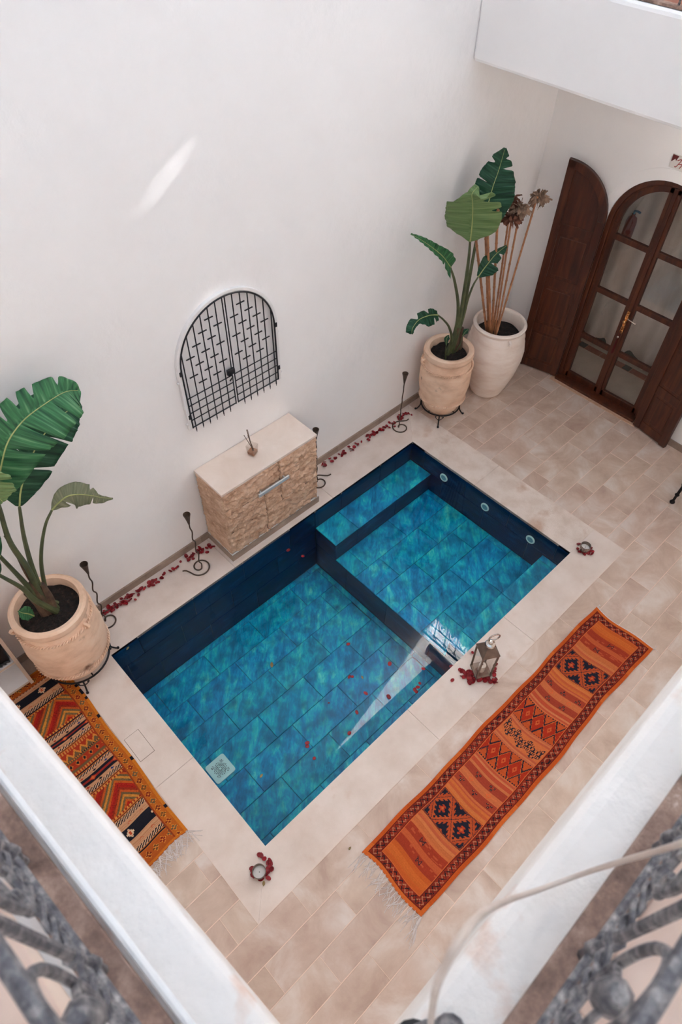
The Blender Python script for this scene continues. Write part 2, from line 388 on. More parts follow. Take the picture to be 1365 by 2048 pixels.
def slab(key, w, h, t, mat, bw=.0):
    k = (key, round(w,3), round(h,3))
    if k not in cache:
        b = MB(); e = min(.003, w/5, h/5)
        x, y = w/2, h/2
        vs = [(-x,-y,-t),(x,-y,-t),(x,y,-t),(-x,y,-t),(-x,-y,-e*.6),(x,-y,-e*.6),(x,y,-e*.6),(-x,y,-e*.6),(-x+e,-y+e,0),(x-e,-y+e,0),(x-e,y-e,0),(-x+e,y-e,0)]
        fs = [(3,2,1,0),(8,9,10,11)]+[(i,(i+1)%4,(i+1)%4+4,i+4) for i in range(4)]+[(i+4,(i+1)%4+4,(i+1)%4+8,i+8) for i in range(4)]
        b.add(vs, fs); cache[k] = mesh(key, b, mat)
    return cache[k]
def lay(parent, name, mat, o, U, V, lu, lv, tu, tv, off, gap=.004, t=.012, v0=0.0, jit=0.0, gu=None):
    """tiles on a rectangle: origin o, axes U, V, face normal U x V; rows of height tv, pieces tu long"""
    U = Vector(U); V = Vector(V); Nn = U.cross(V); o = Vector(o)
    R3 = Matrix((U, V, Nn)).transposed(); q = R3.to_euler(); base = ORG.get(parent.name, Vector((0,0,0)))
    v = v0; r = 0
    while v < lv-1e-4:
        a, b = max(v, 0), min(v+tv, lv)
        if b-a > .012:
            u = -((off(r)) % tu)
            while u < lu-1e-4:
                c, d = max(u, 0), min(u+tu, lu)
                if d-c > .012:
                    me = slab(name+mat.name, d-c-(gap if gu is None else gu), b-a-gap, t, mat)
                    ob = link(name, me, parent, o+U*((c+d)/2)+V*((a+b)/2)+Nn*(t+random.uniform(-jit, jit))-base); ob.rotation_euler = q
                u += tu
        v += tv; r += 1
lay(fl, 'tile', PINKT, (0.0,-1.39,ZL-.002), (1,0,0), (0,1,0), 4.7, 1.2, .3, .2, lambda r: 0, t=.008)
fl2 = struct('floor_gallery_left', MB().prism([(-1.29,-.03,ZL),(-.19,-.03,ZL),(-.45,WY,ZL),(-1.29,WY,ZL)], (0,0,.004)), GROUT, label='pink tiled floor behind the left foreground railing')
lay(fl2, 'tile', PINKT, (-1.29,0,ZL-.002), (1,0,0), (0,1,0), 1.06, 1.4, .265, .25, lambda r: 0, t=.008)

# unseen casement added to account for the streak that the spot lamp casts
wg = thing('added_window', 'added small white casement window on the upper gallery wall, out of view', None, (xw(2.55),2.55,5.30), kind='structure')
wx = xw(2.55)
for a_, b_ in (((2.28,5.28),(2.33,6.08)),((2.77,5.28),(2.82,6.08)),((2.33,5.28),(2.77,5.33)),((2.33,6.03),(2.77,6.08)),((2.53,5.33),(2.57,6.03))):
    part('frame_bar', MB().box((wx-.03,a_[0],a_[1]),(wx+.01,b_[0],b_[1])), WHITEM, wg)
for y_ in (2.33,2.57): part('pane', MB().box((wx-.012,y_,5.33),(wx-.006,y_+.20,6.03)), GLASS, wg)

# unseen globe lamps added under the gallery soffits to lift the shaded areas
GLOBE = bpy.data.materials.new('fill_lamp_glass'); GLOBE.use_nodes = True
_b = GLOBE.node_tree.nodes['Principled BSDF']; _b.inputs['Emission Color'].default_value = (1,.84,.66,1); _b.inputs['Emission Strength'].default_value = 2
def fill_lamp(x, y, P, label, grp):
    t = thing('fill_lamp', label, 'lamp', (x,y,ZU), grp)
    part('base', MB().lathe([(0,ZU),(.07,ZU),(.07,ZU-.02),(0,ZU-.02)], (x,y,0), 20), WHITEM, t)
    part('globe', MB().lathe([(.05,ZU-.02),(.085,ZU-.05),(.09,ZU-.08),(.06,ZU-.13),(0,ZU-.145)], (x,y,0), 20), GLOBE, t, smooth=True)
    l = bpy.data.lights.new('fill_bulb', 'POINT'); l.energy = P; l.color = (1,.96,.93); l.shadow_soft_size = .10
    lo = bpy.data.objects.new('fill_bulb', l); COL.objects.link(lo); lo.location = (x,y,ZU-.26)
for y in (.6,1.75): fill_lamp(5.45, y, 5.5, 'added round fill lamp under the gallery above the door', 'added fill lamps above the door')
for x in (.3,1.7,3.1,4.5): fill_lamp(x, -.75, 7.5, 'added round fill lamp under the front gallery', 'added fill lamps under the front gallery')
for y in (1.0,2.6): fill_lamp(-.75, y, 7.5, 'added round fill lamp under the left gallery', 'added fill lamps under the left gallery')

# ------------------------------------------------------------------ courtyard floor
mb = MB()
mb.box((-1.3,-1.4,-.2),(6.1,CY0,-.0016)); mb.box((-1.3,CY0,-.2),(CX0,WY,-.0016)); mb.box((CX1,CY0,-.2),(6.1,WY,-.0016))
FL = struct('floor', mb, GROUT, label='courtyard floor of beige rectangular tiles')
ROW = .1953
fo = lambda r: [.10,.31,.50,.19,.42][r % 5]
lay(FL, 'tile', TILE, (-1.3,CY0-7*ROW,-.012), (1,0,0), (0,1,0), 7.36, 7*ROW, .60, ROW, lambda r: .35+fo(r), jit=.0003, gu=.0022)
lay(FL, 'tile', TILE, (CX1,CY0,-.012), (1,0,0), (0,1,0), 6.08-CX1, WY-CY0, .60, ROW, lambda r: [.40,.22,.05,.21,.47][r % 5], jit=.0003, gu=.0022)
lay(FL, 'tile', TILE, (-1.3,CY0,-.012), (1,0,0), (0,1,0), CX0+1.3, WY-CY0, .60, ROW, lambda r: fo(r+2), jit=.0003, gu=.0022)

def boards(name, p0, p1, h, t, nrm, L, label, mat=BASET):
    p0 = Vector(p0); p1 = Vector(p1); d = (p1-p0); n = d.length; d.normalize(); nrm = Vector(nrm)
    s = struct(name, MB().prism([p0, p1, p1+nrm*t*.6, p0+nrm*t*.6], (0,0,h-.004)), GROUT, label=label)
    ORG[s.name] = Vector((0,0,0)); u = 0
    while u < n-.01:
        e = min(u+L, n)
        a, b = p0+d*(u+.001), p0+d*(e-.001)
        part('tile', MB().prism([a, b, b+nrm*t, a+nrm*t], (0,0,h)), mat, s)
        u = e
boards('baseboard_back', (-1.3,WY,0), (1.785,WY,0), .075, .016, (0,-1,0), .6, 'brown tile skirting along the plaster wall, left of the stone cabinet')
boards('baseboard_back', (2.815,WY,0), (6.1,WY,0), .075, .016, (0,-1,0), .6, 'brown tile skirting along the plaster wall, right of the stone cabinet')
boards('baseboard_right', (xw(-1.4),-1.4,0), (xw(1.66),1.66,0), .075, .014, (-1,0,0), .6, 'brown tile skirting right of the arched door')

# ------------------------------------------------------------------ coping
cop = thing('pool_coping', 'pale travertine border of wide slabs around the blue pool', 'coping', (2.3,.845,-.03))
def slabpoly(pts, mat=COPE):
    part('slab', MB().prism([(x,y,-.03) for x,y in pts], (0,0,.03)), mat, cop)
YB = 3.556; e = .0012
slabpoly([(PX0+e,PY1),(1.75-e,PY1),(1.75-e,YB),(CX0+e,YB)]); slabpoly([(1.75+e,PY1),(2.95-e,PY1),(2.95-e,YB),(1.75+e,YB)])
slabpoly([(2.95+e,PY1),(PX1-e,PY1),(CX1-e,YB),(2.95+e,YB)])
slabpoly([(PX0,2.0+e),(PX0,PY1-e),(CX0,YB-e),(CX0,2.0+e)]); slabpoly([(PX0,PY0-e),(PX0,2.0-e),(CX0,2.0-e),(CX0,CY0)])
slabpoly([(CX0+e,CY0),(1.9-e,CY0),(1.9-e,PY0),(PX0+e,PY0)]); slabpoly([(1.9+e,CY0),(3.1-e,CY0),(3.1-e,PY0),(1.9+e,PY0)]); slabpoly([(3.1+e,CY0),(CX1,CY0),(CX1,PY0),(3.1+e,PY0)])
slabpoly([(PX1,PY0+e),(CX1,PY0+e),(CX1,2.3-e),(PX1,2.3-e)], COPER); slabpoly([(PX1,2.3+e),(CX1,2.3+e),(CX1,YB-e),(PX1,PY1+e)], COPER)
part('hatch_frame', MB().box((.184,2.232,-.004),(.308,2.456,.0006)), mk('hatch_joint',[(0,(112,92,80))],rough=.9), cop)  # thin dark joint outlining the lid
part('hatch_lid', MB().box((.187,2.235,-.004),(.305,2.453,.0022)), COPE, cop, label='square access lid set into the pale slab')

# ------------------------------------------------------------------ pool
ZD, ZS, ZB = -.87, -.505, -.268; XS = 2.712
pool = thing('plunge_pool', 'rectangular plunge pool lined with mottled blue tiles', 'pool', (2.3,2.15,ZD-.1))
tk = .012
mb = MB()
mb.box((PX0-.1,PY1+tk,ZD-.1),(PX1+.1,PY1+.1,-.03)); mb.box((PX0-.1,PY0-.1,ZD-.1),(PX1+.1,PY0-tk,-.03))
mb.box((PX0-.1,PY0-tk,ZD-.1),(PX0-tk,PY1+tk,-.03)); mb.box((PX1+tk,PY0-tk,ZD-.1),(PX1+.1,PY1+tk,-.03))
mb.box((PX0-tk,PY0-tk,ZD-.1),(XS+tk,PY1+tk,ZD-tk)); mb.box((XS+tk,PY0-tk,ZD-.1),(PX1+tk,PY1+tk,ZS-tk))
mb.box((XS+tk,2.838+tk,ZS-tk),(PX1+tk,PY1+tk,ZB-tk)); mb.box((XS+tk,PY0-tk,ZS-tk),(PX1+tk,1.402-tk,ZB-tk))
part('shell', mb, POOLG, pool)
T2 = .277; o3 = lambda r: [.0,.36,.17][r % 3]
lay(pool, 'floor_tile', POOLF, (PX0,PY0,ZD-tk), (1,0,0), (0,1,0), XS-PX0-.055, PY1-PY0-.06, .546, T2, lambda r: [.37,.02,.20][r % 3]+.0, gap=.004, v0=-.022)
lay(pool, 'cove_tile', POOLF, (PX0,PY1-.06,ZD-tk), (1,0,0), (0,1,0), XS-PX0, .06, .546, .2, lambda r: .1, gap=.004)
lay(pool, 'cove_tile', POOLF, (XS-.055,PY0,ZD-tk), (1,0,0), (0,1,0), .055, PY1-PY0-.06, .2, .546, lambda r: 0, gap=.004)
lay(pool, 'floor_tile', POOLF, (XS,1.402,ZS-tk), (1,0,0), (0,1,0), PX1-XS, 2.838-1.402, .57, .281, lambda r: [.03,.24,.40][r % 3], gap=.004, v0=-.25)
lay(pool, 'bench_tile', POOLF, (XS,2.838,ZB-tk), (1,0,0), (0,1,0), PX1-XS, PY1-2.838, .57, .4, lambda r: .26, gap=.004)
lay(pool, 'bench_tile', POOLF, (XS,PY0,ZB-tk), (1,0,0), (0,1,0), PX1-XS, 1.402-PY0, .57, .4, lambda r: .4, gap=.004)
# upright faces: the face normal is U x V
WT = lambda o, U, lu, lv, tv, off: lay(pool, 'wall_tile', POOLW, o, U, (0,0,1), lu, lv, .55, tv, off)
FX, BX, FY, BY = (0,-1,0), (0,1,0), (1,0,0), (-1,0,0)          # facing -x, +x, -y, +y
o2 = lambda r: [.10,.37][r % 2]
WT((XS,PY1+tk,ZB), FY, PX1-XS, -ZB-.001, .3, lambda r: .2)
WT((PX0,PY1+tk,ZD), FY, XS-PX0, -ZD-.001, .29, lambda r: [.2,.47,.3][r % 3])
WT((XS,2.838+tk,ZS), FY, PX1-XS, ZB-ZS-.012, .3, lambda r: .26)
WT((PX1+tk,PY1,ZS), FX, PY1-PY0, -ZS-.001, .253, o2)
WT((XS+tk,PY1,ZD), FX, PY1-PY0, ZS-ZD-.012, .36, o2)
WT((XS+tk,PY1,ZS-.012), FX, PY1-2.838, ZB-ZS, .3, lambda r: 0)
WT((XS+tk,1.402,ZS-.012), FX, 1.402-PY0, ZB-ZS, .3, lambda r: 0)
WT((PX1,1.402-tk,ZS), BY, PX1-XS, ZB-ZS-.012, .3, lambda r: .26)
WT((PX1,PY0-tk,ZD), BY, PX1-PX0, -ZD-.001, .29, o2)
WT((PX0-tk,PY0,ZD), BX, PY1-PY0, -ZD-.001, .29, o2)
for y in (2.668, 2.125, 1.569):            # pool lights
    ring = MB(); c = Vector((PX1-.004, y, -.184))
    ring.tube([c+Vector((0, .040*math.cos(a), .040*math.sin(a))) for a in [2*PI*i/24 for i in range(24)]], .009, 8, closed=True)
    rg = part('light_ring', ring, DRAINM, pool, smooth=True)
    d = MB(); d.prism([c+Vector((.002, .038*math.cos(a), .038*math.sin(a))) for a in [2*PI*i/24 for i in range(24)]], (-.006,0,0))
    part('light_lens', d, LENS, rg)
dc = Vector((.679, 2.106, ZD+.001))
gp = []
for sx, sy in ((1,1),(-1,1),(-1,-1),(1,-1)):
    for i in range(4):
        a = math.atan2(sy, sx)-PI/4+PI/2*i/3; gp.append(dc+Vector((sx*.076+.02*math.cos(a), sy*.076+.02*math.sin(a), 0)))
gr = part('drain_grate', MB().prism(gp, (0,0,.008)), DRAINM, pool, label='pale square drain grate with dark slots')
sm = MB().box((-.0068,-.0021,0),(.0068,.0021,.0012)); sme = mesh('slot', sm, DARKP)
for q in range(4):
    qa = PI/4+q*PI/2; dv = Vector((math.cos(qa), math.sin(qa), 0)); pv = Vector((-dv.y, dv.x, 0))
    for k in range(6):
        dist = .014+k*.0105
        nd = [1,2,3,4,1,1][k]
        if k == 5: offs = [-.012,0,.012]
        else: offs = [(i-(nd-1)/2)*.0165 for i in range(nd)]
        for of in offs:
            dd = dist+(.006 if k == 5 and of == 0 else 0)
            s = link('slot', sme, gr, dc+dv*dd+pv*of+Vector((0,0,.0082))-ORG[pool.name]); s.rotation_euler.z = qa+(0 if k == 5 else PI/2)
    for k in range(3):
        s = link('slot', sme, gr, dc+Vector((math.cos(qa+PI/4), math.sin(qa+PI/4), 0))*(.017+.019*k)+Vector((0,0,.0082))-ORG[pool.name]); s.rotation_euler.z = qa+PI/4
wm = MB(); nx, ny = 24, 14
for j in range(ny+1):
    for i in range(nx+1): wm.v.append(Vector((lerp(PX0,PX1,i/nx), lerp(PY0,PY1,j/ny), -.05)))
wm.f = [(j*(nx+1)+i, j*(nx+1)+i+1, (j+1)*(nx+1)+i+1, (j+1)*(nx+1)+i) for j in range(ny) for i in range(nx)]
solo('pool_water', wm, WATER, 'clear still water filling the blue tiled pool', 'water', smooth=2)

# ------------------------------------------------------------------ door
DX = 6.135
door = thing('door_1', 'dark wooden arched double door with glass panes', None, (DX, DC, 0), kind='structure')
def arcpts(r, x, n=28, c=DC, sp=DSP, a0=0, a1=PI): return [Vector((x, c+r*math.cos(a0+(a1-a0)*i/n), sp+r*math.sin(a0+(a1-a0)*i/n))) for i in range(n+1)]
def hoop(r0, r1, x, zb, d):               # arch band with legs
    A = [Vector((x, DC+r0, zb))]+arcpts(r0, x)+[Vector((x, DC-r0, zb))]
    B = [Vector((x, DC+r1, zb))]+arcpts(r1, x)+[Vector((x, DC-r1, zb))]
    return MB().strip(A, B, (d,0,0))
part('frame', hoop(DR, DR-.05, DX-.03, 0, .12), WOOD, door, bevel=.006)
part('frame_bead', hoop(DR-.05, DR-.065, DX+.0, 0.03, .06), WOOD, door)
part('sill', MB().box((DX-.10,DY0+.02,0),(DX+.12,DY1-.02,.035)), WOOD, door, bevel=.006)
part('threshold', MB().box((DX-.14,DY0-.02,-.004),(DX+.16,DY1+.02,.006)), mk('threshold_mortar',[(.3,(176,138,110)),(.7,(206,172,146))],scale=12,rough=.9), door)
RL = DR-.062; cy = DC+.012
for sgn in (1,-1):
    y_in = cy+sgn*.004; st = .052; x0, x1 = DX+.005, DX+.045
    lf = part('leaf', MB().box((x0, min(y_in,y_in+sgn*st), .035),(x1, max(y_in,y_in+sgn*st), DSP+math.sqrt(RL**2-.05**2)-.004)), WOOD, door, bevel=.004)
    yo = DC+sgn*RL
    part('stile', MB().box((x0,min(yo,yo-sgn*st),.035),(x1,max(yo,yo-sgn*st),DSP)), WOOD, lf, bevel=.004)
    a0, a1 = (0, PI/2) if sgn > 0 else (PI/2, PI)
    part('arch_rail', MB().strip(arcpts(RL,x0,16,a0=a0,a1=a1), arcpts(RL-st,x0,16,a0=a0,a1=a1), (x1-x0,0,0)), WOOD, lf, bevel=.004)
    part('bottom_rail', MB().box((x0,min(y_in,yo)+.02,.035),(x1,max(y_in,yo)-.02,.105)), WOOD, lf, bevel=.004)
    ya, yb = sorted((y_in+sgn*st*.9, yo-sgn*st*.9))
    zs = [.10,.595,1.152,1.715]
    for z in zs[1:]:
        part('glazing_bar', MB().box((x0,ya,z-.027),(x1,yb,z+.027)), WOOD, lf, bevel=.004)
    for k in range(4):
        z0 = zs[k]+.02
        if k < 3: poly = [(x0+.02,ya,z0),(x0+.02,yb,z0),(x0+.02,yb,zs[k+1]-.02),(x0+.02,ya,zs[k+1]-.02)]
        else:
            poly = [(x0+.02,y_in+sgn*st*.9,z0),(x0+.02,yo-sgn*st*.9,z0)]+[(x0+.02,DC+(RL-st*.9)*math.cos(t),DSP+(RL-st*.9)*math.sin(t)) for t in [((PI/2-.14)*i/12 if sgn > 0 else PI-(PI/2-.14)*i/12) for i in range(13)]]
            poly.append((x0+.02, y_in+sgn*st*.9, poly[-1][2]))
        part('pane', MB().prism(poly, (.004,0,0)), GLASS, lf)
part('astragal', MB().box((DX-.012,cy-.024,.035),(DX+.006,cy+.014,2.31)), WOOD, door, bevel=.005)
hp = part('handle_plate', MB().box((DX-.016,cy-.02,.86),(DX-.011,cy+.008,1.10)), GOLD, door, bevel=.002, label='ornate brass handle plate')
hm = MB()
for k in range(9):
    z = .865+k*.028; hm.tube([(DX-.02, cy-.006+.013*math.cos(t+k), z+.015*math.sin(t)) for t in [2*PI*i/12 for i in range(12)]], .004, 6, closed=True)
hm.ball((DX-.032,cy-.006,.985), .02)
part('handle_scroll', hm, GOLD, hp, smooth=True)
part('handle_lever', MB().tube([(DX-.02,cy-.03,1.04),(DX-.05,cy-.04,1.04),(DX-.055,cy-.10,1.036),(DX-.05,cy-.12,1.03)], .007, 8).ball((DX-.05,cy-.125,1.03), .012), SILVER, hp, smooth=True)
ts = thing('tassel', 'dark red tassel hanging from the brass door handle', 'tassel', (DX-.03,cy+.0,.60))
tm = MB()
for k in range(14):
    a = k*2.4; r = .012*math.sqrt(k/14); tm.tube([(DX-.03+.3*r*math.cos(a),cy+.3*r*math.sin(a),.79),(DX-.03+r*math.cos(a),cy+r*math.sin(a),.60+.01*(k%3))], .0022, 5)
part('threads', tm, REDTH, ts); part('bead', MB().ball((DX-.03,cy,.80), .014), SILVER, ts, smooth=True)
part('loop', MB().tube([(DX-.03,cy,.81),(DX-.028,cy-.003,.88),(DX-.022,cy-.006,.93)], .0025, 5), REDTH, ts)

# solid outer shutters, folded back from the door
def shutter(name, hinge, free, label, sgn):
    h = Vector((*hinge, 0)); f = Vector((*free, 0)); d = (f-h); Wd = d.length; d.normalize(); n = Vector((0,0,1)).cross(d)
    if n.x > 0: n = -n
    t = thing(name, label, None, h, kind='structure'); zb, sp = .02, 1.83
    P = lambda u, z, k=0: h+d*u+Vector((0,0,z))+n*k
    def arcu(r, k=0, n_=18): return [P(Wd-r*math.cos(a), sp+r*math.sin(a), k) for a in [PI/2*i/n_ for i in range(n_+1)]]
    fw = .075
    core = [P(0,zb,.008)]+arcu(Wd,.008)+[P(Wd,zb,.008)]
    part('panel', MB().prism(core, n*.018), WOOD, t)
    part('hinge_stile', MB().strip([P(0,zb),P(0,sp)], [P(fw,zb),P(fw,sp)], n*.044), WOOD, t, bevel=.004)
    part('arch_rail', MB().strip(arcu(Wd), arcu(Wd-fw), n*.044), WOOD, t, bevel=.004)
    part('lock_stile', MB().strip([P(Wd-fw,zb),P(Wd-fw,sp+Wd-.01)], [P(Wd,zb),P(Wd,sp+Wd)], n*.044), WOOD, t, bevel=.004)
    for z in (.02,.50,1.05,1.62):
        part('rail', MB().strip([P(fw*.9,z),P(fw*.9,z+.10)], [P(Wd-fw*.9,z),P(Wd-fw*.9,z+.10)], n*.033), WOOD, t, bevel=.004)
    for z0, z1 in ((.15,.47),(.63,1.02),(1.18,1.59)):
        part('raised_field', MB().strip([P(fw+.03,z0),P(fw+.03,z1)], [P(Wd-fw-.03,z0),P(Wd-fw-.03,z1)], n*.032), WOOD, t, bevel=.008)
shutter('door_2', (6.096,2.736), (5.975,3.200), 'dark wooden arch-topped shutter left of the glazed door, folded open', 1)
shutter('door_3', (6.045,1.684), (5.955,1.270), 'dark wooden arch-topped shutter right of the glazed door, folded open', -1)

# room behind the door
mb = MB(); mb.box((6.28,.9,-.1),(8.2,3.5,.004))
rf = struct('floor_inner', mb, CREAMF, label='cream floor inside the arched door')
mb = MB(); mb.box((8.1,.9,0),(8.2,3.5,2.9)); mb.box((6.32,.85,0),(8.2,.95,2.9)); mb.box((6.32,3.45,0),(8.2,3.55,2.9)); mb.box((6.3,.85,2.8),(8.2,3.55,2.9))
struct('wall_inner', mb, PLASTER, label='pale walls of the room behind the door')
ORG[rf.name] = Vector((0,0,0))
lay(rf, 'border_tile', BRICKT, (6.86,1.0,-.004), (0,1,0), (-1,0,0), 2.4, .10, .20, .10, lambda r: 0, t=.012)
for k in range(12):
    if k % 3 == 0: part('corner_tile', MB().box((6.765,1.0+k*.2+.005,.004),(6.855,1.0+k*.2+.095,.012)), GREENT, rf)
struct('baseboard_inner', MB().box((6.93,.95,0),(6.96,3.45,.16)), GREENT, label='dark green tile skirting behind the curtain')
cm = MB(); nn = 90
for i in range(nn+1):
    y = lerp(1.05, 3.35, i/nn); x = 6.90+.018*math.sin(y*26)+.012*math.sin(y*11+1); hem = .10+.055*math.sin(y*17)+.02*math.sin(y*41)
    for j in range(9): cm.v.append(Vector((x, y, lerp(hem, 2.75, j/8))))
cm.f = [(i*9+j,(i+1)*9+j,(i+1)*9+j+1,i*9+j+1) for i in range(nn) for j in range(8)]
cu = solo('curtain', cm, CURT, 'pale hanging curtain with a wavy hem behind the glass door', 'curtain', smooth=2)
sd = cu.modifiers.new('thick','SOLIDIFY'); sd.thickness = .004
ex = thing('fire_extinguisher', 'red fire extinguisher with blue handle behind the upper door pane', 'extinguisher', (6.82,2.80,1.36))
part('cylinder', MB().lathe([(0,1.36),(.05,1.365),(.055,1.38),(.055,1.56),(.045,1.60),(.018,1.62),(.018,1.64),(0,1.64)], (6.82,2.80,0), 20), REDM, ex, smooth=True)
part('bracket', MB().box((6.82,2.785,1.50),(6.90,2.815,1.52)), IRON, ex)
part('handle', MB().tube([(6.82,2.80,1.64),(6.80,2.79,1.68),(6.78,2.75,1.695),(6.78,2.72,1.69)], .011, 8), BLUEM, ex, smooth=True)

# sign above the door, cut off by the picture edge
sg = thing('wall_sign', 'small white sign with red script lettering above the arched door', 'sign', (xw(2.1)-.02,2.10,2.43))
SX = xw(2.1)-.008
so = at((1338,333), 0, SX); 
sa = so.z; sy = so.y
part('board', MB().box((SX,sy-.62,sa),(SX+.006,sy,sa+.105)), SIGNM, sg, bevel=.002)
part('leaf_mark', MB().prism([(SX,sy-.004,sa+.102),(SX,sy-.058,sa+.100),(SX,sy-.048,sa+.072),(SX,sy-.044,sa+.058),(SX,sy-.034,sa+.074),(SX,sy-.012,sa+.050),(SX,sy-.004,sa+.046)], (-.0015,0,0)), DREDP, sg)
def stroke(pts, r=.0032):
    P = spline([(SX-.001, sy-u, sa+v) for u, v in pts], 22); return MB().tube(P, r, 5)
lt = []
lt.append([(.048,.020),(.056,.014),(.068,.030),(.088,.074),(.094,.082)])                 # H left stem
lt.append([(.056,.066),(.076,.078),(.094,.082)])
lt.append([(.092,.012),(.104,.040),(.120,.080),(.128,.084)])                             # H right stem
lt.append([(.070,.040),(.092,.046),(.114,.050)])                                         # H bar
def low(x): return [[(x+.028,.040),(x+.010,.038),(x,.020),(x+.010,.012),(x+.026,.028)], [(x+.030,.042),(x+.022,.014),(x+.034,.014)]]
def em(x): return [[(x,.012),(x+.008,.040)], [(x+.006,.030),(x+.018,.041),(x+.018,.012)], [(x+.022,.030),(x+.034,.041),(x+.034,.014),(x+.042,.014)]]
for s_ in low(.128)+em(.170)+em(.222)+low(.276)+em(.318): lt.append(s_)
for s_ in lt: part('letter_stroke', stroke(s_), REDP, sg)

# ------------------------------------------------------------------ window grille on the long wall
GX, GW, GZ0, GSP = 2.278, .432, 1.350, 1.885; GY = WY-.03
def ht(x):                                  # height of the arch at x
    d = abs(x-GX); return GSP+math.sqrt(max(GW*GW-d*d, 0))
win = thing('window_1', 'arched white framed window grille of black iron bars on the plaster wall', None, (GX,WY,GZ0), kind='structure')
def hoop2(r0, r1, y, zb, d, sides=(1,1)):
    aa = [PI*i/32 for i in range(33)]
    A = [Vector((GX+r0*math.cos(a), y, GSP+r0*math.sin(a))) for a in aa]; B = [Vector((GX+r1*math.cos(a), y, GSP+r1*math.sin(a))) for a in aa]
    A = [Vector((GX+r0,y,zb))]+A+[Vector((GX-r0,y,zb))]; B = [Vector((GX+r1,y,zb))]+B+[Vector((GX-r1,y,zb))]
    return MB().strip(A, B, (0,d,0))
part('frame', hoop2(GW+.030, GW+.006, WY-.03, GZ0-.01, .03), WHITEM, win, bevel=.003)
for z in (1.40,1.80): 
    for s in (-1,1): part('fixing_lug', MB().ball((GX+s*(GW+.034), WY-.016, z), .012), WHITEM, win, smooth=True)
bars = {}
def rod(name, p0, p1, r, parent, mat=GRIL):
    part(name, MB().tube([p0,p1], r, 6), mat, parent)
step = .0662
xm = MB().box((-.036,-.004,-.003),(.036,.004,.003)); crossme = mesh('cross_bar', xm, GRIL)
for sgn in (-1,1):
    xi = GX+sgn*.011; xe = GX+sgn*(GW-.002)
    a0, a1 = (PI/2, PI) if sgn < 0 else (0, PI/2)
    aa = [a0+(a1-a0)*i/18 for i in range(19)]
    pts = [Vector((GX+(GW-.002)*math.cos(a), GY, GSP+(GW-.002)*math.sin(a))) for a in aa]
    pts = [Vector((xe,GY,GZ0))]+pts+[Vector((xi,GY,ht(xi)-.004))] if sgn > 0 else [Vector((xi,GY,ht(xi)-.004))]+pts+[Vector((xe,GY,GZ0))]
    lf = part('grille_leaf', MB().tube(pts, .0065, 6), GRIL, win, smooth=True)
    rod('meeting_bar', (xi,GY,GZ0),(xi,GY,ht(xi)-.004), .0052, lf)
    rod('bottom_bar', (min(xi,xe),GY,GZ0+.006),(max(xi,xe),GY,GZ0+.006), .0055, lf)
    for k in range(4):
        z = GZ0+.006+.070*(k+1); x_e = GX+sgn*(GW-.002)
        rod('lower_bar', (min(xi,x_e),GY,z),(max(xi,x_e),GY,z), .0045, lf)
    for k in range(1,7):
        x = GX+sgn*(.007+k*step)
        if abs(x-GX) < GW-.02:
            rod('upright', (x,GY,GZ0-.035),(x,GY,ht(x)-.006), .0052, lf)
            rod('spike', (x,GY,GZ0-.052),(x,GY,GZ0-.034), .003, lf)
        z = GZ0+.375+(.08 if k % 2 else .0)
        while True:
            lim = ht(x+sgn*.02)-.03
            if z > lim: break
            if abs(x-GX) < GW-.03: link('cross_bar', crossme, lf, Vector((x,GY,z))-ORG[win.name])
            z += .16
    for hz in (1.45,1.86): part('hinge', MB().box((xe+sgn*.002,GY-.008,hz),(xe+sgn*.02,GY+.008,hz+.035)), GRIL, lf)
part('lock_box', MB().box((GX-.055,GY-.014,1.652),(GX+.012,GY+.010,1.700)), GRIL, win, bevel=.004)
part('lock_lever', MB().tube([(GX-.03,GY-.014,1.664),(GX-.034,GY-.04,1.654),(GX-.068,GY-.045,1.636)], .006, 6), GRIL, win)

# ------------------------------------------------------------------ stone-clad cabinet
X0, X1, Y0, Y1, Z0, Z1 = 1.789, 2.808, 3.204, 3.556, .085, .872
cab = thing('stone_cabinet', 'low cabinet clad in rough beige split stone with pale marble top', 'cabinet', ((X0+X1)/2,(Y0+Y1)/2,0))
part('body', MB().box((X0+.012,Y0+.012,Z0),(X1-.012,Y1,Z1)), SLAB, cab)
part('worktop', MB().box((X0-.006,Y0-.012,Z1),(X1+.004,Y1+.012,Z1+.026)), SLAB, cab, bevel=.003)
pl = part('plinth', MB().box((X0-.012,Y0-.014,0),(X1+.010,Y1,Z0-.008)), BASET, cab)
part('plinth_lip', MB().box((X0-.006,Y0-.008,Z0-.008),(X1+.006,Y1,Z0)), WHITEM, pl)
def stonepanel(o, U, V, lu, lv, parent, seed, amp, fu, fv, shear):
    o = Vector(o); U = Vector(U); V = Vector(V); Nn = U.cross(V); nu = max(6,int(lu/.008)); nv = max(6,int(lv/.008)); m = MB()
    for j in range(nv+1):
        for i in range(nu+1):
            u, v = lu*i/nu, lv*j/nv
            p = Vector(((u+shear*v)*fu+seed*3.1, (v-.45*u*shear)*fv, seed*1.7))
            h = noise.fractal(p, .7, 2.0, 4)
            h = 1-abs(h)*1.7; h = max(-.4, h)
            h += .6*noise.noise(p*2.3)+.35*noise.noise(p*5.1)
            ed = min(u, lu-u, v, lv-v); e_ = min(1, ed/.006)
            m.v.append(o+U*u+V*v+Nn*((.004+amp*max(0,h)*.9)*e_ - .001*(1-e_)))
    m.f = [(j*(nu+1)+i, j*(nu+1)+i+1, (j+1)*(nu+1)+i+1, (j+1)*(nu+1)+i) for j in range(nv) for i in range(nu)]
    part('stone_panel', m, STONE, parent, smooth=2)
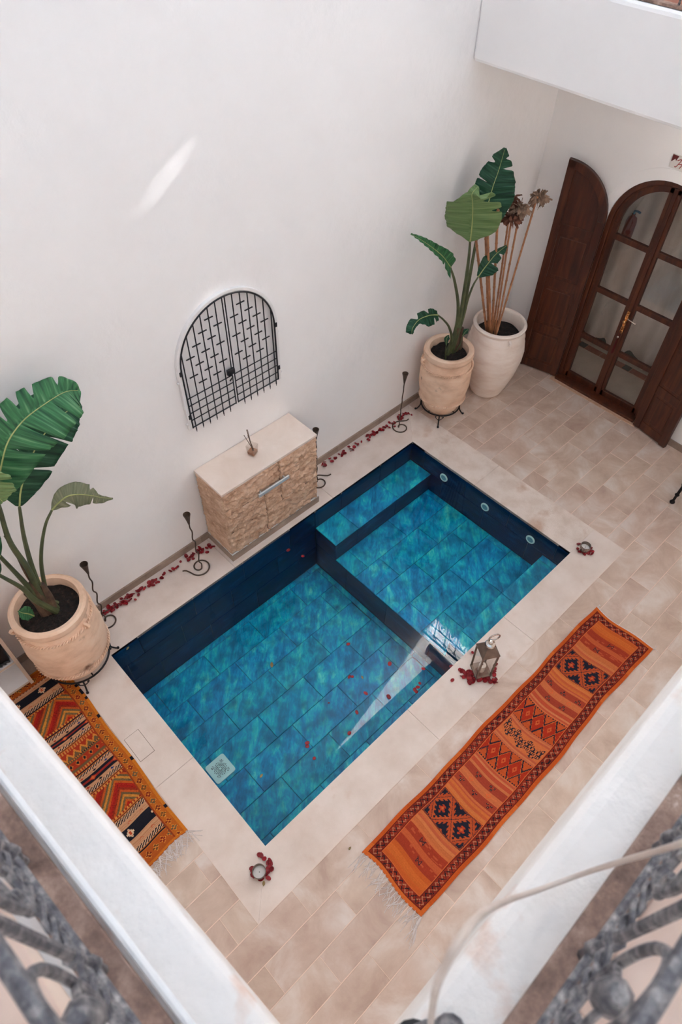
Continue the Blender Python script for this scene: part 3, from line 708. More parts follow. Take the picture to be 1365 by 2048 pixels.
fp = part('front_door', MB().box((X0+.006,Y0+.004,Z0),(X1-.006,Y0+.014,Z1)), mk('dark_joint',[(0,(70,54,44))],rough=.9), cab)
rows = [(Z0,.352,[2.206]),(.352,.60,[2.206,2.390]),(.60,Z1,[2.379])]
sd_ = 0
for z0, z1, js in rows:
    xs = [X0]+js+[X1]
    for a, b in zip(xs, xs[1:]):
        sd_ += 1; stonepanel((a+.0008,Y0+.006,z0+.0005), (1,0,0), (0,0,1), b-a-.0016, z1-z0-.001, fp, sd_, .024, 8, 15, .55)
hd = part('handle', MB().box((2.112,Y0-.056,.645),(2.448,Y0-.040,.681)), CHROME, fp, bevel=.004, label='long brushed steel bar handle')
for x in (2.15,2.41): part('handle_post', MB().box((x-.006,Y0-.042,.655),(x+.006,Y0+.01,.669)), CHROME, fp)
for (xx, un, on) in ((X0, (0,-1,0), Y1), (X1, (0,1,0), Y0)):
    spn = part('side_panel', MB().box((xx-(.006 if xx > 2 else -.004),Y0+.006,Z0),(xx+(-.012 if xx > 2 else .012),Y1,Z1)), mk('dark_joint',[(0,(70,54,44))],rough=.9), cab)
    for z0, z1 in ((Z0,.352),(.352,.60),(.60,Z1)):
        sd_ += 1; stonepanel((xx-.004*(-1 if xx > 2 else -1)*(1 if xx < 2 else -1), on, z0+.0005), un, (0,0,1), Y1-Y0, z1-z0-.001, spn, sd_, .012, 6, 28, .15)

# reed diffuser on the cabinet
zt = Z1+.026; dcx, dcy = at((506,907), 2, zt).xy
dif = thing('reed_diffuser', 'small square glass reed diffuser on the stone cabinet', 'diffuser', (dcx,dcy,zt))
def sq(r, z, rot=.35): return [(dcx+r*math.cos(a+rot), dcy+r*math.sin(a+rot), z) for a in (PI/4,3*PI/4,5*PI/4,7*PI/4)]
def loft(rs):
    m = MB()
    for r, z in rs: m.v += [Vector(p) for p in sq(r, z)]
    for k in range(len(rs)-1): m.f += [(k*4+i, k*4+(i+1)%4, k*4+4+(i+1)%4, k*4+4+i) for i in range(4)]
    m.f.append((3,2,1,0)); return m
part('bottle', loft([(.046,zt),(.055,zt+.10),(.050,zt+.10),(.042,zt+.012)]), GLASS2, dif)
part('oil', loft([(.041,zt+.006),(.044,zt+.036),(.001,zt+.037)]), LIQ, dif)
for k, (dx, dy, h) in enumerate(((-.055,.012,.24),(-.012,.03,.26),(-.04,-.02,.25),(.0,.035,.25))):
    part('reed', MB().tube([(dcx+.015*(1-k%2),dcy-.01,zt+.01),(dcx+dx,dcy+dy,zt+h)], .0028, 5), SHEATH, dif)

# ------------------------------------------------------------------ wrought iron candle stands
def candle_stand(x, y, h, rot, flip, label, tx=0, ty=0):
    t = thing('candle_stand', label, 'candle stand', (x,y,0), 'iron candle stands along the plaster wall')
    R = lambda u, v, z: (x+u*math.cos(rot)-flip*v*math.sin(rot), y+u*math.sin(rot)+flip*v*math.cos(rot), z)
    pts = []
    n = 46
    for i in range(n+1):
        a = i/n*2*PI*1.30; r = lerp(.095, .022, (i/n)**1.5)
        pts.append(R(r*math.cos(a)-.0, r*math.sin(a), .007))
    tail = [R(.15,-.045,.007), R(.12,-.03,.007)]
    part('base_spiral', MB().tube(spline(tail+pts[2:], 90), .0065, 8), BRONZE, t, smooth=True)
    lx, ly, _ = pts[-1]; st = []
    for i in range(60):
        f = i/59; w = .011*math.sin(f*PI*8)*min(1, 4*(1-f)); st.append((lerp(lx, x+tx, f)+w, ly+(y+ty-ly)*f+w*.6, .007+f*(h-.12)))
    part('wavy_stem', MB().tube(st, .0058, 8), BRONZE, t, smooth=True)
    part('candle_cup', MB().lathe([(.0,h-.125),(.008,h-.125),(.013,h-.09),(.022,h-.04),(.031,h),(.028,h),(.018,h-.03),(0,h-.05)], (x+tx,y+ty,0), 18), BRONZE, t, smooth=True)
candle_stand(.640,3.425,.80,.9,1, 'wavy iron candle stand beside the left plant pot', .02)
candle_stand(1.525,3.345,.74,3.0,1, 'wavy iron candle stand just left of the stone cabinet')
candle_stand(2.985,3.370,.74,.3,1, 'wavy iron candle stand half hidden behind the stone cabinet', -.03)
candle_stand(4.150,3.360,.74,.5,1, 'wavy iron candle stand at the far end of the pool, near the small pot', -.02)

# ------------------------------------------------------------------ pots
def rope(c, r, z, e=.008, n=240, k=38):
    m = MB()
    for ph in (0, PI):
        m.tube([(c[0]+(r+e*math.cos(k*a+ph))*math.cos(a), c[1]+(r+e*math.cos(k*a+ph))*math.sin(a), z+e*math.sin(k*a+ph)) for a in [2*PI*i/n for i in range(n)]], e*.8, 5, closed=True)
    return m
def iron_stand(c, r, zr, label, rot=0, name='plant_stand'):
    t = thing(name, label, 'plant stand', (c[0],c[1],0), 'iron pot stands')
    part('ring', MB().tube([(c[0]+r*math.cos(a), c[1]+r*math.sin(a), zr) for a in [2*PI*i/36 for i in range(36)]], .008, 8, closed=True), IRON, t, smooth=True)
    for k in range(4):
        a = rot+k*PI/2; d = Vector((math.cos(a), math.sin(a), 0)); C0 = Vector((c[0],c[1],0))
        lg = part('leg', MB().tube(spline([C0+d*r+Vector((0,0,zr)), C0+d*(r+.008)+Vector((0,0,zr*.55)), C0+d*(r+.035)+Vector((0,0,.02)), C0+d*(r+.05)+Vector((0,0,.010))], 10), .007, 8), IRON, t, smooth=True)
        part('foot', MB().ball(C0+d*(r+.052)+Vector((0,0,.012)), .012), IRON, lg, smooth=True)
        p = Vector((-d.y, d.x, 0))
        for s in (-1,1):
            part('scroll', MB().tube(spline([C0+d*(r+.006)+Vector((0,0,zr*.5)), C0+d*(r+.006)+p*s*.03+Vector((0,0,zr*.72)), C0+d*(r+.004)+p*s*.045+Vector((0,0,zr*.9)), C0+d*(r+.004)+p*s*.028+Vector((0,0,zr*.86))], 12), .004, 6), IRON, lg, smooth=True)
    part('cross_bar', MB().tube([(c[0]-r,c[1],zr-.006),(c[0]+r,c[1],zr-.006)], .006, 6), IRON, t)
    part('cross_bar', MB().tube([(c[0],c[1]-r,zr-.006),(c[0],c[1]+r,zr-.006)], .006, 6), IRON, t)
    return t
def lug(c, ang, r, z, s=.03):
    d = Vector((math.cos(ang), math.sin(ang), 0)); p = Vector((-d.y, d.x, 0)); C0 = Vector((c[0],c[1],z))
    return MB().tube(spline([C0+d*(r-.01)-p*s*.0+Vector((0,0,s)), C0+d*(r+s*.9)+Vector((0,0,s*.5)), C0+d*(r+s*.6)+Vector((0,0,-s*.4)), C0+d*(r-.012)+Vector((0,0,-s))], 10), [.012]*11, 8)
def pot(name, c, pr, soil, mat, label, ropes=(), lugs=(), cat='pot', group='large clay pots'):
    t = thing(name, label, cat, (c[0],c[1],pr[0][1]), group)
    part('body', MB().lathe([(0.0001,pr[0][1])]+pr, (c[0],c[1],0), 48), mat, t, smooth=True)
    for r, z in ropes: part('rope_moulding', rope(c, r, z), mat, t, smooth=True)
    for a, r, z in lugs: part('lug', lug(c, a, r, z), mat, t, smooth=True)
    sm = MB(); r, z = soil; n = 26
    sm.v.append(Vector((c[0],c[1],z+.02)))
    for j in range(1,6):
        for i in range(n):
            a = 2*PI*i/n; rr = r*j/5; sm.v.append(Vector((c[0]+rr*math.cos(a), c[1]+rr*math.sin(a), z+.02*noise.noise(Vector((rr*math.cos(a)*22, rr*math.sin(a)*22, z)))+.015*(1-j/5))))
    for i in range(n): sm.f.append((0,1+i,1+(i+1)%n))
    for j in range(4):
        for i in range(n): sm.f.append((1+j*n+i,1+(j+1)*n+i,1+(j+1)*n+(i+1)%n,1+j*n+(i+1)%n))
    part('soil', sm, SOIL, t, smooth=2)
    return t
PL = (.283,3.245); zo = .115
pot('clay_pot', PL, [(.21,zo),(.245,zo+.05),(.282,zo+.20),(.292,zo+.36),(.280,zo+.52),(.256,zo+.62),(.245,zo+.645),(.262,zo+.67),(.272,zo+.70),(.268,zo+.735),(.25,zo+.75),(.225,zo+.745),(.215,zo+.72),(.212,zo+.66)],
    (.214, zo+.675), TERRA, 'round pale terracotta pot on iron stand at the left end of the wall', [(.268,zo+.600),(.280,zo+.155)], [(2.9,.27,zo+.60),(5.2,.27,zo+.60),(1.0,.27,zo+.60)])
iron_stand(PL, .245, .108, 'black iron stand under the left terracotta pot', rot=-.35)
PS = (4.640,3.250)
pot('clay_pot', PS, [(.155,zo-.01),(.172,zo),(.185,zo+.03),(.235,zo+.16),(.262,zo+.32),(.262,zo+.46),(.242,zo+.58),(.228,zo+.62),(.222,zo+.64),(.245,zo+.66),(.253,zo+.69),(.248,zo+.725),(.225,zo+.735),(.195,zo+.725),(.185,zo+.69),(.182,zo+.62)],
    (.184, zo+.66), TERRA, 'terracotta pot with rope moulding on iron stand, beside the whitewashed jar', [(.256,zo+.56),(.236,zo+.145)], [(-.15,.245,zo+.60),(2.6,.245,zo+.60),(4.6,.245,zo+.60) if False else (1.2,.245,zo+.60)])
iron_stand(PS, .205, .125, 'black iron stand under the small pot near the corner', rot=-.9)
PJ = (5.318,3.150)
pot('clay_jar', PJ, [(.160,0),(.176,.02),(.215,.12),(.270,.30),(.305,.48),(.310,.58),(.295,.68),(.275,.745),(.283,.75),(.262,.82),(.258,.835),(.272,.85),(.276,.87),(.266,.885),(.245,.885),(.232,.865),(.232,.70)],
    (.234, .74), TERRA2, 'tall whitewashed clay jar holding dried stalks in the corner', [], [(-.35,.275,.80),(4.2,.275,.80),(1.4,.275,.80)], cat='jar')

# ------------------------------------------------------------------ broad-leaved plants
def leaf(parent, mid, wl, wr, notl=(), notr=(), tilt=0, fold=.25, droop=1.0, sweep=.28, mat=LEAF, ribr=.006, n=110):
    P = spline(mid, n); m = MB(); uvs = []; cols = 6
    rows_ = []
    for i in range(n+1):
        t = i/n; T = (P[min(i+1,n)]-P[max(i-1,0)]).normalized(); vd = (P[i]-CAM).normalized()
        Lv = T.cross(vd); Lv = (Lv.normalized() if Lv.length > 1e-4 else T.orthogonal().normalized()); Lv = Matrix.Rotation(tilt, 3, T) @ Lv; Nv = Lv.cross(T).normalized()
        if Nv.dot(-vd) < 0: Nv = -Nv
        row = []
        for k in range(-cols, cols+1):
            a = abs(k)/cols; s = 1 if k > 0 else -1
            w = prof(wr if s > 0 else wl, t)
            for (tn, g, dp) in (notr if s > 0 else notl):
                q = abs(t-tn)/g
                if q < 1: w *= 1-dp*(1-q**1.5)
            w *= 1+.03*noise.noise(Vector((t*30, s*7, P[0].x*9)))
            d = a*w
            row.append(P[i]+Lv*(s*d*math.cos(fold))+Nv*(d*math.sin(fold)-droop*d*d)+T*(sweep*d)+Nv*.004*math.sin(t*60+s)*a)
            uvs.append((t, a*.5+.5*(s > 0)))
        rows_.append(row)
    c = 2*cols+1
    for r in rows_: m.v += r
    m.f = [(i*c+k,i*c+k+1,(i+1)*c+k+1,(i+1)*c+k) for i in range(n) for k in range(c-1)]
    og = ORG[parent.name]
    me = bpy.data.meshes.new('leaf'); me.from_pydata([tuple(v-og) for v in m.v], [], m.f); me.materials.append(mat)
    uv = me.uv_layers.new(name='uv'); arr = []
    for l in me.loops: arr += uvs[l.vertex_index]
    uv.data.foreach_set('uv', arr); me.polygons.foreach_set('use_smooth', [True]*len(me.polygons)); me.update()
    o = link('leaf', me, parent); ORG[o.name] = og
    sm_ = o.modifiers.new('thick','SOLIDIFY'); sm_.thickness = .0012
    rp_ = [P[i]+(CAM-P[i]).normalized()*.003 for i in range(0, n+1, 4)]
    part('midrib', MB().tube(rp_, [lerp(ribr, .0012, i/(len(rp_)-1)) for i in range(len(rp_))], 6), RIB, o, smooth=True)
    return o
def stalk(parent, pts, r0, r1, mat=STALK, name='stalk'):
    P = spline(pts, 26); part(name, MB().tube(P, [lerp(r0, r1, i/26) for i in range(27)], 8), mat, parent, smooth=True)
def py(pts, y0, y1=None):                   # photo pixels -> points at wall-parallel depths y0..y1
    y1 = y0 if y1 is None else y1; k = len(pts)-1
    return [at(p, 1, lerp(y0, y1, i/k)) for i, p in enumerate(pts)]
bl = [(0,.02),(.08,.10),(.25,.175),(.55,.185),(.8,.13),(.94,.06),(1,.006)]
def sc(b, k): return [(t, w*k) for t, w in b]
p1 = thing('banana_leaf_plant', 'large broad-leaved plant with torn green leaves in the left terracotta pot', 'plant', (PL[0],PL[1],zo+.68), 'broad-leaved potted plants')
leaf(p1, py([(39,1013),(41,984),(50,949),(60,919),(84,875),(105,849),(123,831),(141,819),(163,811)], 3.24,3.34), sc(bl,.80), sc(bl,1.15),
     [(.30,.02,.95),(.52,.015,.8)], [(.17,.02,.9),(.30,.022,.9),(.38,.012,.7),(.84,.015,.8)], tilt=.15, fold=.12, droop=.6, mat=LEAFD)
leaf(p1, py([(-8,1000),(-3,962),(5,920),(14,888),(30,861),(53,835),(84,812),(116,791),(137,782),(160,781)], 3.12,3.16), sc(bl,1.2), sc(bl,.78),
     [(.30,.022,.9),(.50,.02,.95),(.72,.012,.95),(.86,.015,.9),(.92,.012,.8)], [(.16,.02,.95),(.33,.02,.5),(.45,.018,.65),(.55,.018,.7),(.64,.02,.6),(.80,.02,.5)], tilt=-.1, fold=.30, droop=1.3, mat=LEAF)
leaf(p1, py([(104,1020),(116,1007),(134,993),(155,989),(183,991),(202,995),(226,997)], 3.34,3.30), [(0,.01),(.12,.05),(.28,.10),(.45,.105),(.7,.06),(.85,.045),(1,.004)], [(0,.01),(.2,.06),(.45,.085),(.6,.07),(.75,.02),(1,.004)],
     [(.24,.03,.7),(.70,.03,.8)], [(.62,.02,.4)], tilt=.25, fold=-.2, droop=.5, mat=LEAFG)
leaf(p1, py([(-42,930),(-28,955),(-12,985),(6,1004)], 3.05,3.0), [(0,.02),(.3,.10),(.7,.10),(1,.01)], [(0,.02),(.3,.12),(.7,.11),(1,.01)], [(.5,.03,.6)], [(.4,.03,.6)], tilt=.2, mat=LEAFL)
leaf(p1, py([(0,1113),(-60,1060),(-130,1040),(-200,1060)], 3.2,3.1), sc(bl,.8), sc(bl,.8), [(.4,.02,.9)], [(.6,.02,.9)], tilt=.3, mat=LEAF)
leaf(p1, py([(-2,1150),(-50,1120),(-110,1110),(-160,1140)], 3.1,3.0), sc(bl,.6), sc(bl,.6), [(.5,.02,.9)], [(.4,.02,.9)], tilt=-.3, mat=LEAFD)
leaf(p1, [at((68,1232),1,3.2), at((58,1228),1,3.17), at((46,1226),1,3.14), at((36,1222),1,3.12)], [(0,.005),(.4,.05),(.7,.045),(1,.004)], [(0,.005),(.4,.05),(.7,.045),(1,.004)], tilt=.2, mat=LEAF, n=40)
c0 = (PL[0]+.04, PL[1]-.02, zo+.67)
stalk(p1, [c0]+py([(88,1192),(66,1140),(48,1074),(39,1015)], 3.24,3.22), .026, .010)
stalk(p1, [c0]+py([(82,1190),(56,1138),(20,1084),(0,1020),(-8,995)], 3.23,3.13), .026, .011)
stalk(p1, [(c0[0]+.03,c0[1]+.03,c0[2])]+py([(97,1195),(84,1141),(83,1097),(91,1050),(104,1020)], 3.27,3.34), .018, .008)
stalk(p1, [c0]+py([(76,1198),(50,1166),(0,1113)], 3.23,3.2), .026, .012)
stalk(p1, [(c0[0]-.01,c0[1]-.03,c0[2])]+py([(70,1200),(44,1176),(-2,1150)], 3.19,3.1), .024, .011)
stalk(p1, [c0]+py([(60,1160),(30,1105),(8,1072)], 3.25,3.26), .012, .003, SHEATH, 'dry_stalk')
for k, pts in enumerate(([(104,1232),(88,1205),(62,1165)], [(108,1230),(98,1196),(84,1168)], [(100,1236),(76,1205),(52,1186)])):
    stalk(p1, py(pts, 3.235,3.225), .045, .018, SHEATH, 'sheath')

p2 = thing('banana_leaf_plant', 'slender broad-leaved plant with upright leaves in the small pot near the corner', 'plant', (PS[0],PS[1],zo+.66), 'broad-leaved potted plants')
leaf(p2, py([(958,470),(966,440),(979,401),(987,372),(999,338),(1011,296)], 3.26,3.30), [(0,.03),(.15,.15),(.4,.20),(.65,.17),(.85,.09),(1,.01)], [(0,.03),(.15,.14),(.4,.165),(.7,.14),(.9,.08),(1,.01)],
     [(.80,.02,.7),(.9,.02,.5)], [(.30,.02,.8),(.36,.014,.6),(.60,.01,.6),(.84,.03,.5)], tilt=.1, fold=.12, droop=.4, mat=LEAFD)
leaf(p2, py([(941,483),(944,460),(946,430),(946,404),(945,388),(957,372)], 3.16,3.10), [(0,.01),(.10,.10),(.2,.20),(.35,.235),(.55,.22),(.75,.13),(1,.01)], [(0,.01),(.10,.12),(.2,.21),(.35,.235),(.6,.21),(.8,.04),(1,.03)],
     [(.46,.025,.35),(.60,.03,.6)], [(.63,.03,.7)], tilt=-.1, fold=-.1, droop=.3, sweep=-.1, mat=LEAFL)
leaf(p2, py([(902,535),(887,514),(866,496),(843,480),(822,468)], 3.24,3.20), [(0,.07),(.15,.08),(.4,.05),(.7,.03),(1,.006)], [(0,.12),(.1,.09),(.3,.075),(.5,.06),(.8,.03),(1,.006)], [], [(.22,.03,.5)], tilt=.6, fold=.5, droop=.4, mat=LEAF)
leaf(p2, py([(957,554),(966,541),(976,528),(993,508),(1017,489)], 3.18,3.14), [(0,.02),(.2,.10),(.45,.115),(.6,.07),(.8,.06),(1,.004)], [(0,.02),(.2,.05),(.5,.075),(.8,.03),(1,.004)], [(.55,.04,.75),(.78,.04,.7)], [(.6,.03,.4)], tilt=.1, mat=LEAFD)
leaf(p2, py([(876,630),(866,630),(855,632),(838,640),(826,656),(824,668)], 3.20,3.16), [(0,.03),(.2,.06),(.5,.055),(.7,.06),(.9,.05),(1,.01)], [(0,.05),(.2,.09),(.45,.10),(.65,.03),(.9,.02),(1,.01)], [(.35,.05,.7),(.6,.05,.8)], [(.15,.04,.7),(.3,.03,.6)], tilt=.2, droop=1.5, mat=LEAFD)
for pts, yv in (([(926,672),(931,664),(938,658)], 3.2), ([(893,690),(894,678),(898,670)], 3.2)):
    leaf(p2, py(pts, yv), [(0,.005),(.5,.03),(1,.004)], [(0,.005),(.5,.03),(1,.004)], tilt=.3, mat=LEAFD, n=30, ribr=.002)
b0 = (PS[0]+.0, PS[1], zo+.65)
stalk(p2, [b0]+py([(918,649),(930,577),(938,519),(941,482)], 3.24,3.17), .024, .010)
stalk(p2, [(b0[0]+.02,b0[1],b0[2])]+py([(924,635),(941,548),(953,482),(960,462)], 3.25,3.26), .022, .009)
stalk(p2, [(b0[0]-.02,b0[1]+.01,b0[2])]+py([(912,660),(917,612),(910,563),(901,534)], 3.25,3.24), .022, .009)
stalk(p2, [(b0[0]+.03,b0[1]-.02,b0[2])]+py([(927,635),(936,600),(947,571),(957,554)], 3.22,3.18), .016, .007)
stalk(p2, [(b0[0]-.04,b0[1]-.02,b0[2])]+py([(904,680),(899,655),(888,640),(876,630)], 3.22,3.20), .016, .007)
stalk(p2, [(b0[0]+.05,b0[1]-.03,b0[2])]+py([(920,690),(926,672)], 3.2), .008, .004)
stalk(p2, [(b0[0]-.09,b0[1]-.04,b0[2])]+py([(892,700),(893,690)], 3.2), .008, .004)
for pts in ([(912,704),(914,680),(917,655)], [(918,702),(921,680),(925,655)]): stalk(p2, py(pts, 3.235), .032, .018, SHEATH, 'sheath')

# dried flower stalks in the jar
heads = [((860,462),0),((852,590),0),((905,525),1),((1048,448),1)]
def pxc(c): return (c[0]/3.4706+780, c[1]/3.4706+260)
cl = [('dried stalk with a dark brown head, tallest behind the green leaf',(723,1345),(848,470),3.20,0,(852,462)),
      ('dried stalk with a reddish brown head, lowest of the dried flowers',(738,1348),(845,620),3.12,0,(855,592)),
      ('dried stalk with a tan ragged head beside the green leaf',(752,1350),(905,560),3.10,1,(912,528)),
      ('dried stalk leaning right with a tan ragged head, standing apart',(757,1358),(1024,470),3.06,1,(1050,450)),
      ('bare dried cane, leftmost in the whitewashed jar',(662,1305),(592,700),3.22,None,None),
      ('bare dried cane, second from the left in the whitewashed jar',(684,1315),(664,640),3.20,None,None),
      ('thick bare dried cane in the middle of the jar',(698,1325),(676,600),3.16,None,None),
      ('bare dried cane right of the thick one in the jar',(714,1335),(752,560),3.15,None,None)]
for lb, a, b, yy, hk, hc in cl:
    p0 = at(pxc(a), 1, yy-.0); p1_ = at(pxc(b), 1, yy+.02)
    dd = (p1_-p0); t0 = (.742-p0.z)/dd.z if dd.z else 0; p0 = p0+dd*t0
    hx = (p0-Vector((PJ[0],PJ[1],p0.z))).to_2d()
    if hx.length > .19: hx = hx*(.19/hx.length); p0 = Vector((PJ[0]+hx.x, PJ[1]+hx.y, p0.z))
    t = thing('dried_stalk', lb, 'dried flower', p0, 'dried stalks in the clay jar')
    m = MB(); L_ = (p1_-p0).length; N_ = max(4, int(L_/.16)); P = []; rr = []
    r_ = .0115 if hk is None else .0092
    for i in range(N_+1):
        q = p0.lerp(p1_, i/N_)
        for dz, k in ((-.012,1.0),(-.003,1.22),(.003,1.22),(.012,1.0)):
            P.append(q+(p1_-p0).normalized()*dz); rr.append(r_*k)
    part('cane', MB().tube(P, rr, 8), CANE, t, smooth=True)
    if hk is not None:
        hc_ = at(pxc(hc), 1, yy+.02); hm = MB(); rnd = random.Random(len(lb))
        up = (hc_-p1_); up = up.normalized() if up.length > .01 else Vector((0,0,1))
        for k in range(70):
            v = Vector((rnd.gauss(0,1), rnd.gauss(0,1), rnd.gauss(.2,.8))).normalized()
            L2 = rnd.uniform(.05,.095); w = rnd.uniform(.008,.02); sdv = v.orthogonal().normalized(); q = hc_-up*.02+v*.012
            m2 = q+v*L2*.6+Vector((0,0,-.012)); e2 = q+v*L2+Vector((rnd.uniform(-.02,.02),rnd.uniform(-.02,.02),-.03))
            hm.add([q-sdv*.004,q+sdv*.004,m2+sdv*w,m2-sdv*w,e2+sdv*w*.6,e2-sdv*w*.6], [(0,1,2,3),(3,2,4,5)])
        part('ragged_head', hm, (HEADB, HEADG)[hk], t)
        part('calyx', MB().ball(hc_-up*.015, .026), (HEADB, HEADG)[hk], t, smooth=True)

# ------------------------------------------------------------------ rugs
def tri(x): x = x % 1.0; return 4*abs(x-.5)-1          # -1..1
def rnd2(i, j=0): return (math.sin(i*127.1+j*311.7)*43758.5453) % 1.0
WOOL = .86
OR, LO, RU, RD, DK = (206,98,38), (204,116,66), (160,62,38), (178,52,24), (38,34,46)
def rug_a(s, w):                             # runner beside the pool; s along, w across (metres)
    Ls, Ww = 2.795, .543; ww = min(w, Ww-w); ss = min(s, Ls-s)
    if ww < .026 or ss < .026: return (200,88,30) if ss >= .026 and rnd2(int(s/.09)) > .25 else (212,104,40)
    if ww < .088 or ss < .085:
        inEnd = ss < .085 and ss-.026 < (ww-.026)
        a = w if inEnd else s; b = (ss-.055) if inEnd else (ww-.057)
        z = tri(a/.062)*.019
        if abs(abs(b)-.029) < .003: return (104,30,18)
        if abs(b-z) < .0045: return (34,28,34)
        if abs(b+z) < .0045: return (188,120,84)
        if abs(b) < .007 and abs((a/.062) % .5-.25) < .09: return (196,74,40)
        return (132,40,24) if rnd2(int(a/.21), 3) > .4 else (150,48,28)
    if ww < .093 or ss < .09: return (214,104,50)
    d = abs(s-1.40); c = w-Ww/2; sg = 1 if s > 1.40 else -1
    if d < .068:                             # hexagon chain
        if abs(c) < .165:
            u = (d if sg > 0 else -d)+c*.10; cell = .026
            hx = (c/cell+(.5 if int(math.floor(u/cell)) % 2 else 0)) % 1.0; hy = (u/cell) % 1.0
            rowi = int(math.floor(u/cell)); act = abs(u+.02*tri(c/.11)) < .040
            if act and (max(abs(hx-.5)*1.25, abs(hy-.5)) > .34) and max(abs(hx-.5), abs(hy-.5)) < .47: return (44,38,48)
        return (208,112,60)
    if d < .110: return [(190,92,58),(206,120,70),(196,104,66)][int((d-.068)/.014) % 3]
    if d < .310:                             # red lattice panel
        if d < .117 or d > .303: return DK if int(c/.009) % 2 else (200,90,40)
        a = (d-.21)/.10; b = tri(c/.19+.25); m = abs(a)*.95+abs(b)*.9
        k = m-1.0
        if abs(c) > .176: return (206,100,44)
        if abs(k) < .075: return DK
        if 0.075 <= abs(k) < .16 and int((s+c)/.008) % 2: return DK if k > 0 else (214,120,50)
        if m < .30: return (206,96,44) if m > .12 else (170,44,24)
        return (176,48,24) if k < 0 else (196,84,36)
    if d < .355: return [(206,112,62),(190,84,52),(208,124,76)][int((d-.31)/.015) % 3]
    if d < .605:                             # bands with small motifs
        e = d-.355
        if e < .03: return (190,78,48)
        if e < .05: return LO
        if e < .11: base = (166,64,42); cen = .08
        elif e < .165: base = (206,112,64); cen = .138
        elif e < .225: base = (166,64,42); cen = .195
        else: return [(206,110,60),(192,86,54)][int((e-.225)/.013) % 2]
        k = .128 if cen != .138 else .16; ph = 0 if cen != .195 else .5
        u = ((c/k+ph) % 1.0-.5)*k; v = e-cen
        if cen == .138:
            return (222,104,54) if .010 < math.hypot(u, v) < .017 and abs(c) < .17 else base
        if abs(c) < .17:
            for (qx, qy) in ((-.014,-.009),(.0,.009),(.014,-.009)):
                g = max(abs(u-qx), abs(v-qy))
                if g < .0075: return DK if g > .0025 else (214,132,70)
        return base
    if d < .683: return [(208,112,52),(200,96,52),(212,120,62)][int((d-.605)/.02) % 3]
    if d < .920:                             # dark stepped diamonds
        a = (d-.8015)/.1185*sg; b = c/.178
        if abs(b) > 1: return (206,104,48)
        if abs(a) > .93 or abs(b) > .95: return DK if int((s*2+c*2)/.011) % 2 else (180,74,36)
        u = a; bb = b*2*.97
        best = None
        for (cx_, cy_) in ((-.0,-1.0),(0,1.0)):
            dm = abs(u)+abs(bb-cy_)
            st = round(dm*7)/7+(.05 if int((u+3)*9) % 2 else -.05)
            if dm < 1.0:
                if dm > .955: return (52,40,44)
                if .26 < st < .70: return DK
                if st <= .26: return (190,66,34) if dm > .10 else (206,110,50)
                return (190,84,40)
        dm = abs(abs(u)-1)+abs(bb); 
        for (qx, qy) in ((1,0),(-1,0),(1,2),(-1,2),(1,-2),(-1,-2)):
            dm = abs(u-qx)+abs(bb-qy); st = round(dm*7)/7+(.06 if int((bb+5)*9) % 2 else -.06)
            if .22 < st < .72 and dm < .9: return DK
        return (184,76,38)
    if d < 1.03: return [(206,112,60),(196,96,58),(210,122,70),(198,108,58)][int((d-.92)/.022) % 4]
    e = d-1.03
    if e < .062 or .105 < e < .165:
        v = e-(.031 if e < .062 else .135); u = c+(.03 if e < .062 else -.03)
        if abs(u) < .026 and abs(v) < .018 and (abs(abs(u)-abs(v)*.9-.003) < .004 or abs(abs(u)-.019) < .003): return (70,44,44)
        return (166,58,34) if rnd2(int(c/.02), int(e/.01)) > .12 else (190,84,48)
    if e < .105: return (196,92,48)
    return [(208,104,42),(202,94,38)][int(e/.05) % 2]
def flower(a, b, k):
    ph = (a/.062) % 1.0; u = (ph-.5)*.062; r = math.hypot(u, b); th = math.atan2(b, u); i = int(a//.062)
    if r < .022*(.72+.28*math.cos(4*th)): return [(120,44,24),(104,84,58),(134,40,22),(112,70,34)][i % 4] if r > .006 else (214,130,50)
    if r < .026*(.75+.25*math.cos(4*th)): return (226,150,56)
    return (188,98,28) if k else (176,84,28)
TAN, BLK = (204,152,112), (34,28,36)
def guil(s, q):
    return BLK if (int((s*1.4+q)/.013) % 2) else (206,164,128)
